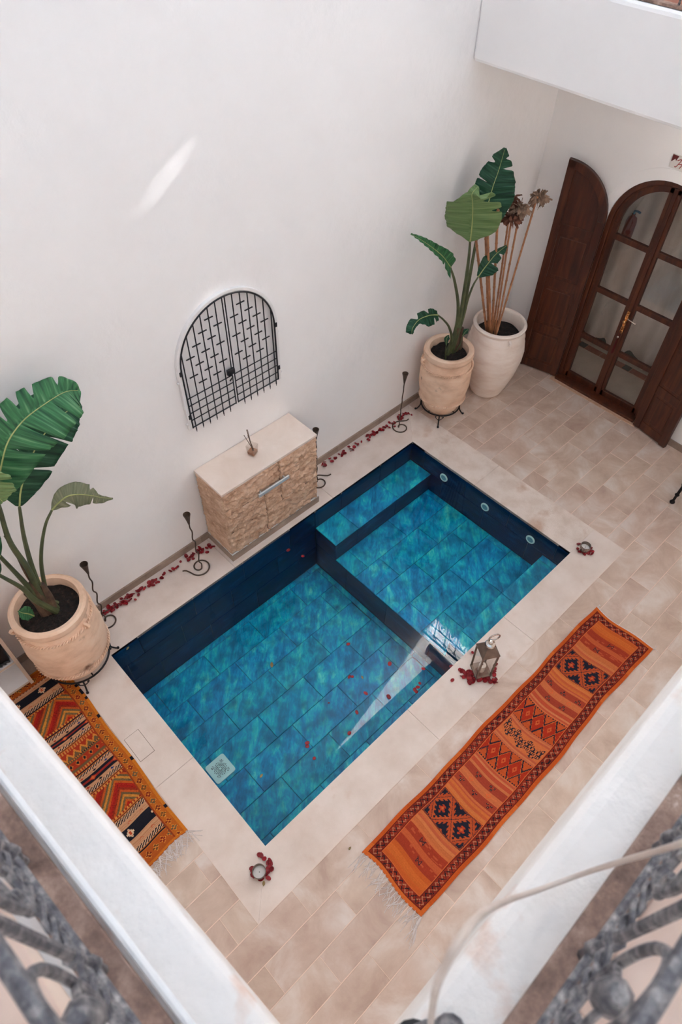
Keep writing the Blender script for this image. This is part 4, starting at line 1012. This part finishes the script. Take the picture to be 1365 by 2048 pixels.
def rug_b(s, q):                             # rug under the left ledge; s from its near end, q from its right edge
    Ls, Wq = 1.80, .58; qq = min(q, Wq-q)
    if qq < .022: return BLK if rnd2(int(s/.028), 5) > .86 else (206,120,34)
    if s < .018 or s > Ls-.018: return (202,112,30)
    if qq < .092:
        if abs(qq-.089) < .004: return (150,60,26)
        return flower(s+.02, qq-.055, 1)
    if s < .105 or s > Ls-.105: return flower(q, (s if s < .5 else Ls-s)-.062, 0)
    y = 1.61+s
    def star(cy_, per, off):
        u = ((q+off)/per % 1.0-.5)*per; v = y-cy_; r = abs(u)+abs(v); st = r+.006*(int((abs(u))/.006) % 2)
        if st < .012: return (206,84,44)
        if st < .024: return (196,60,32) if int(abs(v)/.006) % 2 else (226,190,150)
        if st < .034: return (226,190,150)
        return None
    b = [(1.735,'k'),(1.765,'g'),(1.83,'t'),(1.915,'s1'),(1.965,'t'),(2.0,'g'),(2.015,'k'),(2.27,'c'),(2.285,'k'),(2.315,'g'),(2.345,'t2'),(2.40,'b'),(2.425,'t2'),(2.45,'g'),(2.465,'k'),
         (2.68,'d'),(2.695,'k'),(2.72,'g'),(2.745,'t2'),(2.785,'b'),(2.81,'t2'),(2.84,'g'),(2.855,'k'),(3.10,'c'),(3.115,'k'),(3.145,'g'),(3.19,'t'),(3.265,'s2'),(3.30,'t'),(9,'g')]
    y0 = 1.71
    for y1, ty in b:
        if y < y1: break
        y0 = y1
    f = (y-y0)/max(y1-y0, 1e-4); v = (f-.5)
    if ty == 'k': return BLK if .3 < f < .75 else (200,110,40)
    if ty == 'g': return guil(s, q)
    if ty in ('t','t2'):
        u = (q/.10 % 1.0-.5)
        if ty == 't' and abs(abs(u)*1.2+v*.8-.05) < .04 and abs(u) < .14: return (196,92,50)
        if ty == 't2' and abs(v) < .3-abs(u)*2: return [(180,44,30),(40,60,110),(34,28,36)][int(q/.10) % 3]
        return TAN if rnd2(int(y/.006)) > .3 else (190,134,94)
    if ty in ('s1','s2'):
        st = star((y0+y1)/2, .21, .03 if ty == 's1' else .10)
        return st if st else BLK
    if ty == 'b':
        u = (q/.19 % 1.0-.5); 
        if abs(u)*1.6+abs(v)*.8 < .26: return (190,52,32) if abs(u)*2+abs(v) > .2 else (214,110,50)
        if abs(v) < .12: return (150,40,30)
        return BLK
    if ty == 'c':                            # nested chevrons
        u = tri((q+.03)/.44)*.11; k = (y-y0)+u+.11; i = int(k/.021) % 8
        if f < .06 or f > .94: return (212,140,60) if int(q/.012) % 2 else (150,50,26)
        c_ = [(164,32,22),(176,38,24),(200,92,30),(120,98,60),(212,138,50),(110,88,54),(196,84,30),(150,44,24)][i]
        return c_ if rnd2(int(q/.004), int(y/.005)) > .16 else tuple(int(x*.8) for x in c_)
    if ty == 'd':
        if f < .12 or f > .88: return (206,134,60) if int(q/.010) % 2 else (170,60,28)
        u = (q/.055 % 1.0-.5)
        if .22 < f < .48:
            r = abs(u)*1.1+abs(f-.35)*3.0
            return BLK if r < .22 else ((214,120,44) if r < .34 else (168,52,26))
        if .52 < f < .58: return BLK if int(q/.008) % 2 else (212,120,40)
        z = .72+.10*tri(q/.055)
        if abs(f-z) < .05: return (216,134,50)
        return (170,52,26) if f > z else (112,86,52)
    return TAN
def make_rug(name, fn, Lg, Wd, pos, cell, label, zfun, group=None):
    nu, nv = int(Lg/cell), int(Wd/cell); vs = np.zeros(((nu+1)*(nv+1), 3)); k = 0
    for i in range(nu+1):
        for j in range(nv+1):
            vs[k] = pos(i/nu, j/nv, zfun(i/nu, j/nv)); k += 1
    fs = [(i*(nv+1)+j, (i+1)*(nv+1)+j, (i+1)*(nv+1)+j+1, i*(nv+1)+j+1) for i in range(nu) for j in range(nv)]
    cols = []
    for i in range(nu):
        ra = 1+.10*(rnd2(i, 77)-.5)
        for j in range(nv):
            c = lin(fn((i+.5)*Lg/nu, (j+.5)*Wd/nv)); r = WOOL*ra*(1+.16*(rnd2(i, j)-.5)); c = (c[0]*.97, c[1]*.96+.004, c[2]+.004); cols.append((c[0]*r, c[1]*r, c[2]*r, 1))
    edge = [i*(nv+1) for i in range(nu+1)]+[nu*(nv+1)+j for j in range(1,nv+1)]+[i*(nv+1)+nv for i in range(nu-1,-1,-1)]+[j for j in range(nv-1,0,-1)]
    n0 = len(vs); low = vs[edge].copy(); low[:,2] = .0008; allv = np.vstack([vs, low]); m = len(edge)
    for k in range(m):
        fs.append((edge[k], n0+k, n0+(k+1)%m, edge[(k+1)%m])); cols.append((*lin((196,92,34)), 1))
    org = allv.mean(axis=0); org[2] = 0
    me = bpy.data.meshes.new(name); me.from_pydata((allv-org).tolist(), [], fs); me.materials.append(WEAVE)
    at_ = me.color_attributes.new('weave', 'FLOAT_COLOR', 'CORNER'); arr = np.repeat(np.array(cols), [len(f) for f in fs], axis=0)
    at_.data.foreach_set('color', arr.astype(np.float32).ravel()); me.update()
    t = thing(name, label, 'rug', Vector(org), group)
    o = link('woven_field', me, t); ORG[o.name] = Vector(org); return t
def posA(u, v, z):
    x = .945+2.795*u; y = .690-.543*v
    y += .005*math.sin(u*17+v*1.5)*(.4+.6*abs(v-.5)*2)+.003*math.sin(u*41+2)+.009*(v)*math.sin(u*9+1)
    x += .012*math.sin(v*7+u*3)+(.02*(v-.5)**2*4 if u > .5 else -.01*(v-.5)**2*4)
    return (x, y, z)
rugA = make_rug('runner_rug', rug_a, 2.795, .543, posA, .0052, 'long orange runner rug with dark diamond panels along the pool',
    lambda u, v: .010+.004*math.sin(u*17)*abs(v-.5)+.005*max(0, math.sin(u*23+v*2))*(abs(v-.5) > .42))
xr = lambda y: .158-.020*max(0,(y-2.9))+.006*math.sin(y*9)
def posB(u, v, z):
    y = 1.61+1.80*u+.010*math.sin(v*9)*(1-u); return (xr(y)-.58*v, y, z)
rugB = make_rug('kilim_rug', rug_b, 1.80, .58, posB, .0052, 'brown and orange banded rug half hidden below the left ledge', lambda u, v: .010+.003*math.sin(u*15+v*4))
def fringe(parent, p, d, n, L, spread, seed):
    r = random.Random(seed); m = MB(); p = Vector(p); d = Vector(d); sdv = Vector((-d.y, d.x, 0))
    for k in range(n):
        a = r.uniform(-spread, spread); l = L*r.uniform(.7,1.15); c = r.uniform(-.03,.03); q = p+sdv*r.uniform(-.006,.006)
        pts = [q+Vector((0,0,.009)), q+d*l*.35+sdv*(a*l*.3)+Vector((0,0,.006)), q+d*l*.7+sdv*(a*l*.7+c)+Vector((0,0,.004)), q+d*l+sdv*(a*l+c*1.6)+Vector((0,0,.0035))]
        m.tube(spline(pts, 9), .0019, 4)
    part('tassel', m, FRINGE, parent)
for k in range(17):
    v = (k+.5)/17; q = posA(0, v, 0); fringe(rugA, (q[0]+.004,q[1],0), (-1,.15*math.sin(k*2.1),0), 4, [.13,.10,.12,.09,.11][k%5]*1.05, .35, k)
q = posA(0,.995,0); fringe(rugA, (q[0]+.01,q[1],0), (.9,.55,0), 4, .09, .2, 71); fringe(rugA, (q[0],q[1],0), (-1,-.25,0), 9, .17, .12, 72)
q = posA(1,.0,0); fringe(rugA, (q[0],q[1],0), (.9,-.2,0), 4, .05, .5, 73); q = posA(1,1,0); fringe(rugA, (q[0],q[1],0), (.6,-.5,0), 4, .05, .5, 74)
part('end_cord', MB().tube([Vector(posA(1,i/20,.008))+Vector((.003,0,0)) for i in range(21)], .0035, 5), FRINGE, rugA)
for k in range(13):
    v = (k+.3)/13; q = posB(0, v, 0); fringe(rugB, (q[0],q[1]+.004,0), (.25-.3*(k%2),-1,0), 8, .10, .9, 100+k)

# ------------------------------------------------------------------ lantern and candle cups
LC = Vector((2.566,.990,0)); la = math.atan2(-.062,.107)
def LP(u, v, z): return LC+Vector((u*math.cos(la)-v*math.sin(la), u*math.sin(la)+v*math.cos(la), z))
lan = thing('lantern', 'pewter and glass lantern with ring handle at the pool edge', 'lantern', LC)
hb, ht_ = .062, .066
part('base', MB().add([LP(u*hb*1.08,v*hb*1.08,z) for z in (0,.022) for u, v in ((-1,-1),(1,-1),(1,1),(-1,1))], [(3,2,1,0),(4,5,6,7),(0,1,5,4),(1,2,6,5),(2,3,7,6),(3,0,4,7)]), PEWTER, lan, bevel=.003)
for u, v in ((-1,-1),(1,-1),(1,1),(-1,1)):
    part('post', MB().tube([LP(u*hb*.95,v*hb*.95,.02), LP(u*ht_*.95,v*ht_*.95,.345)], .0085, 4), PEWTER, lan)
for u, v in ((0,-1),(1,0),(0,1),(-1,0)):
    pu, pv = (1,0) if u == 0 else (0,1); k0, k1 = hb*.86, ht_*.86
    A = [LP(u*hb*.93-pu*k0, v*hb*.93-pv*k0, .02), LP(u*hb*.93+pu*k0, v*hb*.93+pv*k0, .02), LP(u*ht_*.93+pu*k1, v*ht_*.93+pv*k1, .340), LP(u*ht_*.93-pu*k1, v*ht_*.93-pv*k1, .340)]
    part('pane', MB().add(A, [(0,1,2,3)]), GLASS2, lan)
part('roof', MB().add([LP(u*.071,v*.071,.340) for u, v in ((-1,-1),(1,-1),(1,1),(-1,1))]+[LP(u*.071,v*.071,.350) for u, v in ((-1,-1),(1,-1),(1,1),(-1,1))]+[LP(u*.024,v*.024,.432) for u, v in ((-1,-1),(1,-1),(1,1),(-1,1))],
    [(3,2,1,0),(0,1,5,4),(1,2,6,5),(2,3,7,6),(3,0,4,7),(4,5,9,8),(5,6,10,9),(6,7,11,10),(7,4,8,11),(8,9,10,11)]), PEWTER, lan)
part('cap', MB().lathe([(0,.426),(.036,.430),(.042,.438),(.036,.450),(.018,.456),(.016,.464),(.020,.474),(.012,.484),(0,.486)], LC, 20), SILVER, lan, smooth=True)
rc = LC+Vector((.022,.0,.500))
part('ring_handle', MB().tube([rc+Vector((.048*math.cos(a)*.8+.01, -.02*math.cos(a), .040*math.sin(a))) for a in [2*PI*i/28 for i in range(28)]], .006, 8, closed=True), SILVER, lan, smooth=True)
cd = part('candle', MB().lathe([(0,.022),(.028,.022),(.028,.10),(.02,.102),(0,.10)], LC, 20), WAX, lan, smooth=True)
part('wick', MB().tube([LC+Vector((0,0,.10)), LC+Vector((.002,0,.115))], .002, 5), WICK, cd)
def cup(x, y, label, fret=False):
    t = thing('candle_holder', label, 'candle holder', (x,y,0), 'pewter candle holders at the pool corners')
    part('cup', MB().lathe([(0,0),(.030,0),(.036,.01),(.045,.055),(.046,.082),(.043,.083),(.042,.055),(.033,.012),(0,.010)], (x,y,0), 28), PEWTER, t, smooth=True)
    if fret:
        for k in range(14):
            a = 2*PI*k/14; part('fretwork', MB().tube([(x+.0455*math.cos(a+.10*math.cos(t_)), y+.0455*math.sin(a+.10*math.cos(t_)), .062+.016*math.sin(t_)) for t_ in [2*PI*i/10 for i in range(10)]], .0022, 4, closed=True), SILVER, t)
    w = part('candle', MB().lathe([(0,.010),(.036,.012),(.041,.048),(.036,.050),(0,.046)], (x,y,0), 24), WAX, t, smooth=True)
    part('wick', MB().tube([(x,y,.046),(x+.001,y,.060)], .0022, 5), WICK, w)
cup(.352,1.064, 'pewter candle cup with white candle at the near corner of the pool')
cup(4.195,1.102, 'fretted pewter candle cup at the far right corner of the pool', True)

# ------------------------------------------------------------------ rose petals
pms = []
for k in range(5):
    r = random.Random(k); m = MB(); m.v.append(Vector((0,0,.004))); n = 9; asp = r.uniform(.75,1.0)
    for ring_, (rr, zz) in enumerate(((.55,.002),(1.0,.008))):
        for i in range(n):
            a = 2*PI*i/n; q = rr*.017*(1+.12*math.sin(2*a+k)); m.v.append(Vector((q*math.cos(a), q*asp*math.sin(a), zz*(.6+.5*math.cos(a*1+k))+.0015)))
    m.f = [(0,1+i,1+(i+1)%n) for i in range(n)]+[(1+i,1+n+i,1+n+(i+1)%n,1+(i+1)%n) for i in range(n)]
    pms.append(mesh('petal', m, PETAL, smooth=2))
def petal(x, y, z, label, group, s=1.0, flat=False):
    o = link('rose_petal', random.choice(pms), None, (x,y,z)); tag(o, label, 'petal', group)
    t = .12 if flat else .45
    o.rotation_euler = (random.uniform(-t,t), random.uniform(-t,t), random.uniform(0,6.28)); o.scale = (s,s,s)
def line(a, b, n, label, group, clus):
    for k in range(n):
        u = random.random()
        for _ in range(8):
            if random.random() < clus(u): break
            u = random.random()
        p = at((lerp(a[0],b[0],u), lerp(a[1],b[1],u)), 2, 0)
        y = min(p.y+random.gauss(0,.018), 3.545); 
        petal(p.x, y, .004+random.random()*.010, label, group, random.uniform(.75,1.2))
line((190,1240), (424,1090), 114, 'dark red rose petal in the line along the wall left of the stone cabinet', 'petals along the wall, left run', lambda u: .95 if u < .34 or u > .80 else .42)
line((643,934), (820,826), 74, 'dark red rose petal in the line along the wall right of the stone cabinet', 'petals along the wall, right run', lambda u: .9 if u > .45 else .5)
def ringp(pts, label, group, s=(.8,1.15)):
    for (x, y) in pts:
        p = at((x, y), 2, .004); petal(p.x, p.y, .005+random.random()*.008, label, group, random.uniform(*s))
r = random.Random(5)
lp = [(880+x/8.53, 1240+y/8.53) for x, y in ((340,860),(370,870),(405,880),(420,905),(375,970),(400,985),(430,975),(440,930),(470,900),(490,880),(515,885),(530,890),(480,930),(505,930),(530,930),(470,960),(500,965),(530,970),(545,950),(490,1000),(515,1010),(545,1005),(575,1010),(490,1070),(515,1080),(540,1050),(560,1085),(585,1040),(650,1040),(690,1025),(745,1010),(775,1000),(765,1050),(800,1030),(825,1000),(860,1060),(875,1075),(900,1040),(930,1055),(955,1075),(960,1010),(940,1040),(930,890),(920,920),(950,840),(955,775),(925,950))]
ringp(lp, 'bright red rose petal in the heap around the lantern', 'petals around the lantern', (.9,1.25))
ringp([(905,1361)], 'single red rose petal lying apart, left of the lantern', None, (1.1,1.1))
ringp([(945,1306)], 'single red rose petal behind the lantern at the pool edge', None, (1,1))
lp = [(460+x/9.75, 1640+y/9.75) for x, y in ((580,690),(610,700),(680,760),(435,950),(440,985),(465,1060),(490,1090),(545,1060),(600,1110),(610,1140),(665,1050),(690,1040),(720,1060),(735,1000),(740,960),(765,830),(780,800),(790,850),(745,830),(820,975),(750,1130),(760,890))]
ringp(lp, 'red rose petal around the candle cup at the near pool corner', 'petals around the near candle cup', (.9,1.2))
lp = [(1100+x/5.15, 950+y/5.15) for x, y in ((298,715),(290,765),(285,775),(300,800),(310,795),(350,810),(355,820),(385,800),(400,815),(405,790),(415,760),(425,755),(435,795),(437,820),(340,795),(395,770))]
ringp(lp, 'red rose petal around the fretted candle cup at the far pool corner', 'petals around the far candle cup', (.9,1.2))
FLT = [((577,1101),'left of two red petals on the dark water below the stone cabinet'),((606,1113),'right of two red petals on the dark water below the stone cabinet'),
 ((697,1289),'red petal floating alone at the middle of the pool'),((780,1328),'red petal floating just left of the white wedge reflection'),
 ((847,1338),'red petal floating right of the white wedge, below the railing reflection'),((705,1354),'red petal floating as the larger of a touching pair in mid pool'),
 ((699,1354),'dark petal half under the larger one of a touching pair in mid pool'),((732,1387),'dark red petal floating between the pair and the white wedge'),
 ((778,1394),'dark petal floating on the white wedge reflection'),((830,1380),'dark petal at the left of a floating cluster near the pool edge'),
 ((836,1375),'dark petal at the top of a floating cluster near the pool edge'),((833,1384),'dark petal at the bottom of a floating cluster near the pool edge'),
 ((714,1425),'red petal floating left of the white wedge, above its tip'),((699,1467),'dark petal floating at the tip of the white wedge'),
 ((615,1486),'upper of two touching red petals floating toward the near end'),((615,1493),'lower of two touching red petals floating toward the near end'),
 ((629,1517),'red petal floating nearest to the near pool edge'),((903,1333),'petal floating against the coping left of the lantern'),
 ((658,1406),'tiny dark petal floating in open water in mid pool'),((840,1367),'small red petal floating just above the dark floating cluster')]
for (x, y), lb in FLT:
    p = at((x, y), 2, -.048); petal(p.x, p.y, -.0485, lb, 'petals floating on the pool', .5 if 'tiny' in lb else random.uniform(.9,1.2), True)
def tiny_leaf(px_, z, rot, label, L=.035):
    p = at(px_, 2, z); m = MB(); n = 8
    for i in range(n+1):
        t = i/n; w = .26*L*math.sin(PI*t)**.8
        m.v += [Vector((L*(t-.5), -w, .003+.004*t)), Vector((L*(t-.5), 0, .001+.004*t*t)), Vector((L*(t-.5), w, .003+.004*t))]
    m.f = [(i*3+k,i*3+k+1,i*3+k+4,i*3+k+3) for i in range(n) for k in range(2)]
    o = link('fallen_leaf', mesh('fallen_leaf', m, DRYLEAF, smooth=2), None, (p.x,p.y,z)); o.rotation_euler.z = rot
    tag(o, label, 'leaf', 'small fallen leaves')
tiny_leaf((528,1767), .001, .8, 'small dry leaf on the pale slab beside the near candle cup')
tiny_leaf((256,1297), -.049, .3, 'small pale leaf floating at the dark back left end of the pool')
tiny_leaf((544,1330), -.049, .9, 'thin pale leaf floating near the middle of the pool', .05)
tiny_leaf((523,1552), -.049, .2, 'small brown leaf floating right of the drain grate')
tiny_leaf((700,1697), .001, .2, 'small yellow leaf on the slab edge left of the runner rug', .025)
tiny_leaf((725,1355), -.049, 1.2, 'small brown leaf floating among the petals near the white reflection', .03)

# ------------------------------------------------------------------ white shelf unit, cut off by the left ledge
sh = thing('bookshelf', 'white open shelf unit against the wall left of the terracotta pot', 'shelf', (-.42,3.46,0))
sx0, sx1, sy0, sy1 = -.78, -.078, 3.335, 3.553
part('side_panel', MB().box((sx1-.022,sy0,0),(sx1,sy1,.98)), SHELFW, sh); part('side_panel', MB().box((sx0,sy0,0),(sx0+.022,sy1,.98)), SHELFW, sh)
part('back_panel', MB().box((sx0,sy1-.008,0),(sx1,sy1,.98)), SHELFW, sh)
for z in (.04,.36,.68,.96):
    s_ = part('shelf_board', MB().box((sx0+.022,sy0+.002,z),(sx1-.022,sy1-.008,z+.02)), SHELFW, sh)
    part('edging', MB().box((sx0+.022,sy0-.002,z),(sx1-.022,sy0+.002,z+.02)), SHELFE, s_)
part('edging', MB().box((sx1-.024,sy0-.003,0),(sx1+.001,sy0,.98)), SHELFE, sh)
solo('storage_box', MB().box((-.40,3.37,.38),(-.115,3.53,.60)), BLACKP, 'black box on the white shelf unit', 'box', bevel=.006)
sc_ = MB()
for k in range(7): sc_.tube(spline([(-.36+.03*k,3.345+.004*k,.385),(-.33+.03*k,3.36,.40),(-.30+.03*k,3.35,.392)], 8), .008, 6)
solo('black_strap', sc_, BLACKP, 'coiled black strap lying before the black box on the shelf', 'strap', smooth=True)

# ------------------------------------------------------------------ black iron stool, only one leg in the picture
SC = Vector((5.50,.665,0)); stl = thing('iron_stool', 'black iron stool whose turned leg shows at the right edge', 'stool', SC)
for k, (dx, dy) in enumerate(((-.178,.178),(.178,.178),(.178,-.178),(-.178,-.178))):
    m = MB(); c = SC+Vector((dx,dy,0)); tdx, tdy = -dx*.12, -dy*.12
    pr = [(0,0),(.022,0),(.026,.012),(.020,.025),(.012,.035),(.013,.10),(.020,.108),(.022,.118),(.014,.128),(.013,.24),(.021,.25),(.024,.265),(.014,.28),(.015,.48)]
    m.lathe(pr, (0,0,0), 14); m.v = [Vector((c.x+v.x+tdx*v.z/.48, c.y+v.y+tdy*v.z/.48, v.z)) for v in m.v]
    part('leg', m, IRON, stl, smooth=True)
part('seat', MB().lathe([(0,.47),(.235,.47),(.245,.485),(.235,.50),(0,.505)], SC, 32), IRON, stl, smooth=True)

# ------------------------------------------------------------------ wrought iron railings of the gallery
def railing(name, o, d, L, inner, label, u0=0.0):
    """o: start on the ledge, d: direction along it, inner: unit vector away from the court"""
    o = Vector(o); d = Vector(d).normalized(); nrm = Vector(inner).normalized(); up = Vector((0,0,1))
    t = thing(name, label, 'railing', o, 'wrought iron gallery railings')
    Q = lambda u, z, k=0: o+d*u+up*z+nrm*k
    part('bottom_rail', MB().prism([Q(0,.002,-.030),Q(L,.002,-.030),Q(L,.002,.030),Q(0,.002,.030)], up*.016), RUST, t, bevel=.003)
    for z, r, nm in ((.075,.0065,'lower_rod'),(.485,.0095,'middle_rod'),(.72,.0065,'upper_rod')):
        part(nm, MB().tube([Q(0,z),Q(L,z)], r, 8), GREYIRON, t, smooth=True)
    part('top_rail', MB().tube([Q(0,.85),Q(L,.85)], .016, 10), GREYIRON, t, smooth=True)
    n = int(L/.010); 
    for ph in (0, PI):
        part('twisted_rod', MB().tube([Q(L*i/n, .165+.006*math.sin(L*i/n*110+ph), .005*math.cos(L*i/n*110+ph)) for i in range(n+1)], .005, 6), GREYIRON, t, smooth=True)
    og = ORG[t.name]; Rz = Matrix((d, nrm, up)).transposed().to_euler()
    bal = MB(); P = []; rr = []
    for z, r in ((.012,.008),(.06,.008),(.066,.013),(.084,.013),(.09,.008),(.16,.008),(.150,.008),(.155,.013),(.175,.013),(.180,.008),(.47,.008),(.475,.014),(.495,.014),(.50,.008),(.715,.008),(.72,.012),(.73,.008),(.845,.008)):
        P.append((0,0,z)); rr.append(r)
    bal.tube(P, rr, 8); mbal = mesh('baluster', bal, GREYIRON, smooth=True)
    oval = MB(); oval.tube([(.058*math.cos(a), 0, .33+.140*math.sin(a)) for a in [2*PI*i/30 for i in range(30)]], .0065, 7, closed=True); mov = mesh('oval_ring', oval, GREYIRON, smooth=True)
    scr = MB()
    for s in (-1,1):
        scr.tube(spline([(s*.008,0,.335),(s*.03,0,.30),(s*.052,0,.26),(s*.045,0,.225),(s*.022,0,.22),(s*.018,0,.245),(s*.030,0,.252)], 22), .005, 6)
        pass
    msc = mesh('scroll', scr, GREYIRON, smooth=True)
    cl_ = MB(); cl_.tube([(0,-.0,.30),(0,0,.312),(0,0,.348),(0,0,.36)], [.010,.019,.019,.010], 8); mcl = mesh('collar', cl_, GREYIRON, smooth=True)
    tr = MB(); tr.tube(spline([(-.10,0,.72),(-.055,0,.79),(0,0,.835),(.055,0,.79),(.10,0,.72)], 16), .006, 6); mtr = mesh('arch_rod', tr, GREYIRON, smooth=True)
    u = .05+u0; k = 0
    while u < L-.03:
        for nm, me in ((('baluster', mbal),) if k % 2 == 0 else (('oval_ring', mov),('scroll', msc),('collar', mcl)))+(() if k % 2 == 0 else (('arch_rod', mtr),)):
            ob = link(nm, me, t, Q(u,0)-og); ob.rotation_euler = Rz
        u += .105; k += 1
    return t
railing('gallery_railing', (.10,-.158,ZL), (1,0,0), 4.55, (0,-1,0), 'grey wrought iron railing along the right foreground ledge')
dl = Vector((-.0716,1,0)).normalized(); il = Vector((-1,-.0716,0)).normalized()
railing('gallery_railing', (xo(.02)-.125,.02,ZL), dl, 3.45, il, 'grey wrought iron railing along the left foreground ledge', .03)
railing('gallery_railing', (4.868,.02,ZL), (0,1,0), 3.50, (1,0,0), 'wrought iron railing of the gallery above the door, mirrored in the water')
wp = MB().tube([Vector((xo(y)-.082, y, ZL+.012)) for y in (0,.6,1.2,2.4,3.5)], .007, 8)
solo('white_conduit', wp, WHITEM, 'thin white pipe running along the left foreground ledge', 'pipe', smooth=True)

cpts = [((1420,1665),.92),((1345,1693),.96),((1240,1724),1.12),((1165,1748),1.24),((1080,1779),1.22),((1010,1803),1.02),((962,1829),.80),((922,1877),.68),((888,1938),.70),((870,1990),.84),((862,2048),1.04),((860,2110),1.14)]
solo('loose_cable', MB().tube(spline([atd(p, d) for p, d in cpts], 90), .0040, 10), CABLE, 'beige cable looping over the right foreground ledge', 'cable', smooth=True)
kx, ky = .100, -.062
kn = thing('iron_finial', 'dark grey iron finial on the ledge at the bottom edge of the picture', 'finial', (kx,ky,ZL))
part('foot', MB().lathe([(0,ZL),(.035,ZL),(.035,ZL+.01),(.014,ZL+.02),(.014,ZL+.03),(0,ZL+.03)], (kx,ky,0), 16), IRON, kn, smooth=True)
part('cap', MB().ball((kx,ky-.006,ZL+.045), .036, 16, 10, (1.25,.8,.7)).ball((kx+.045,ky-.02,ZL+.04), .024, 12, 8), GREYIRON, kn, smooth=True)
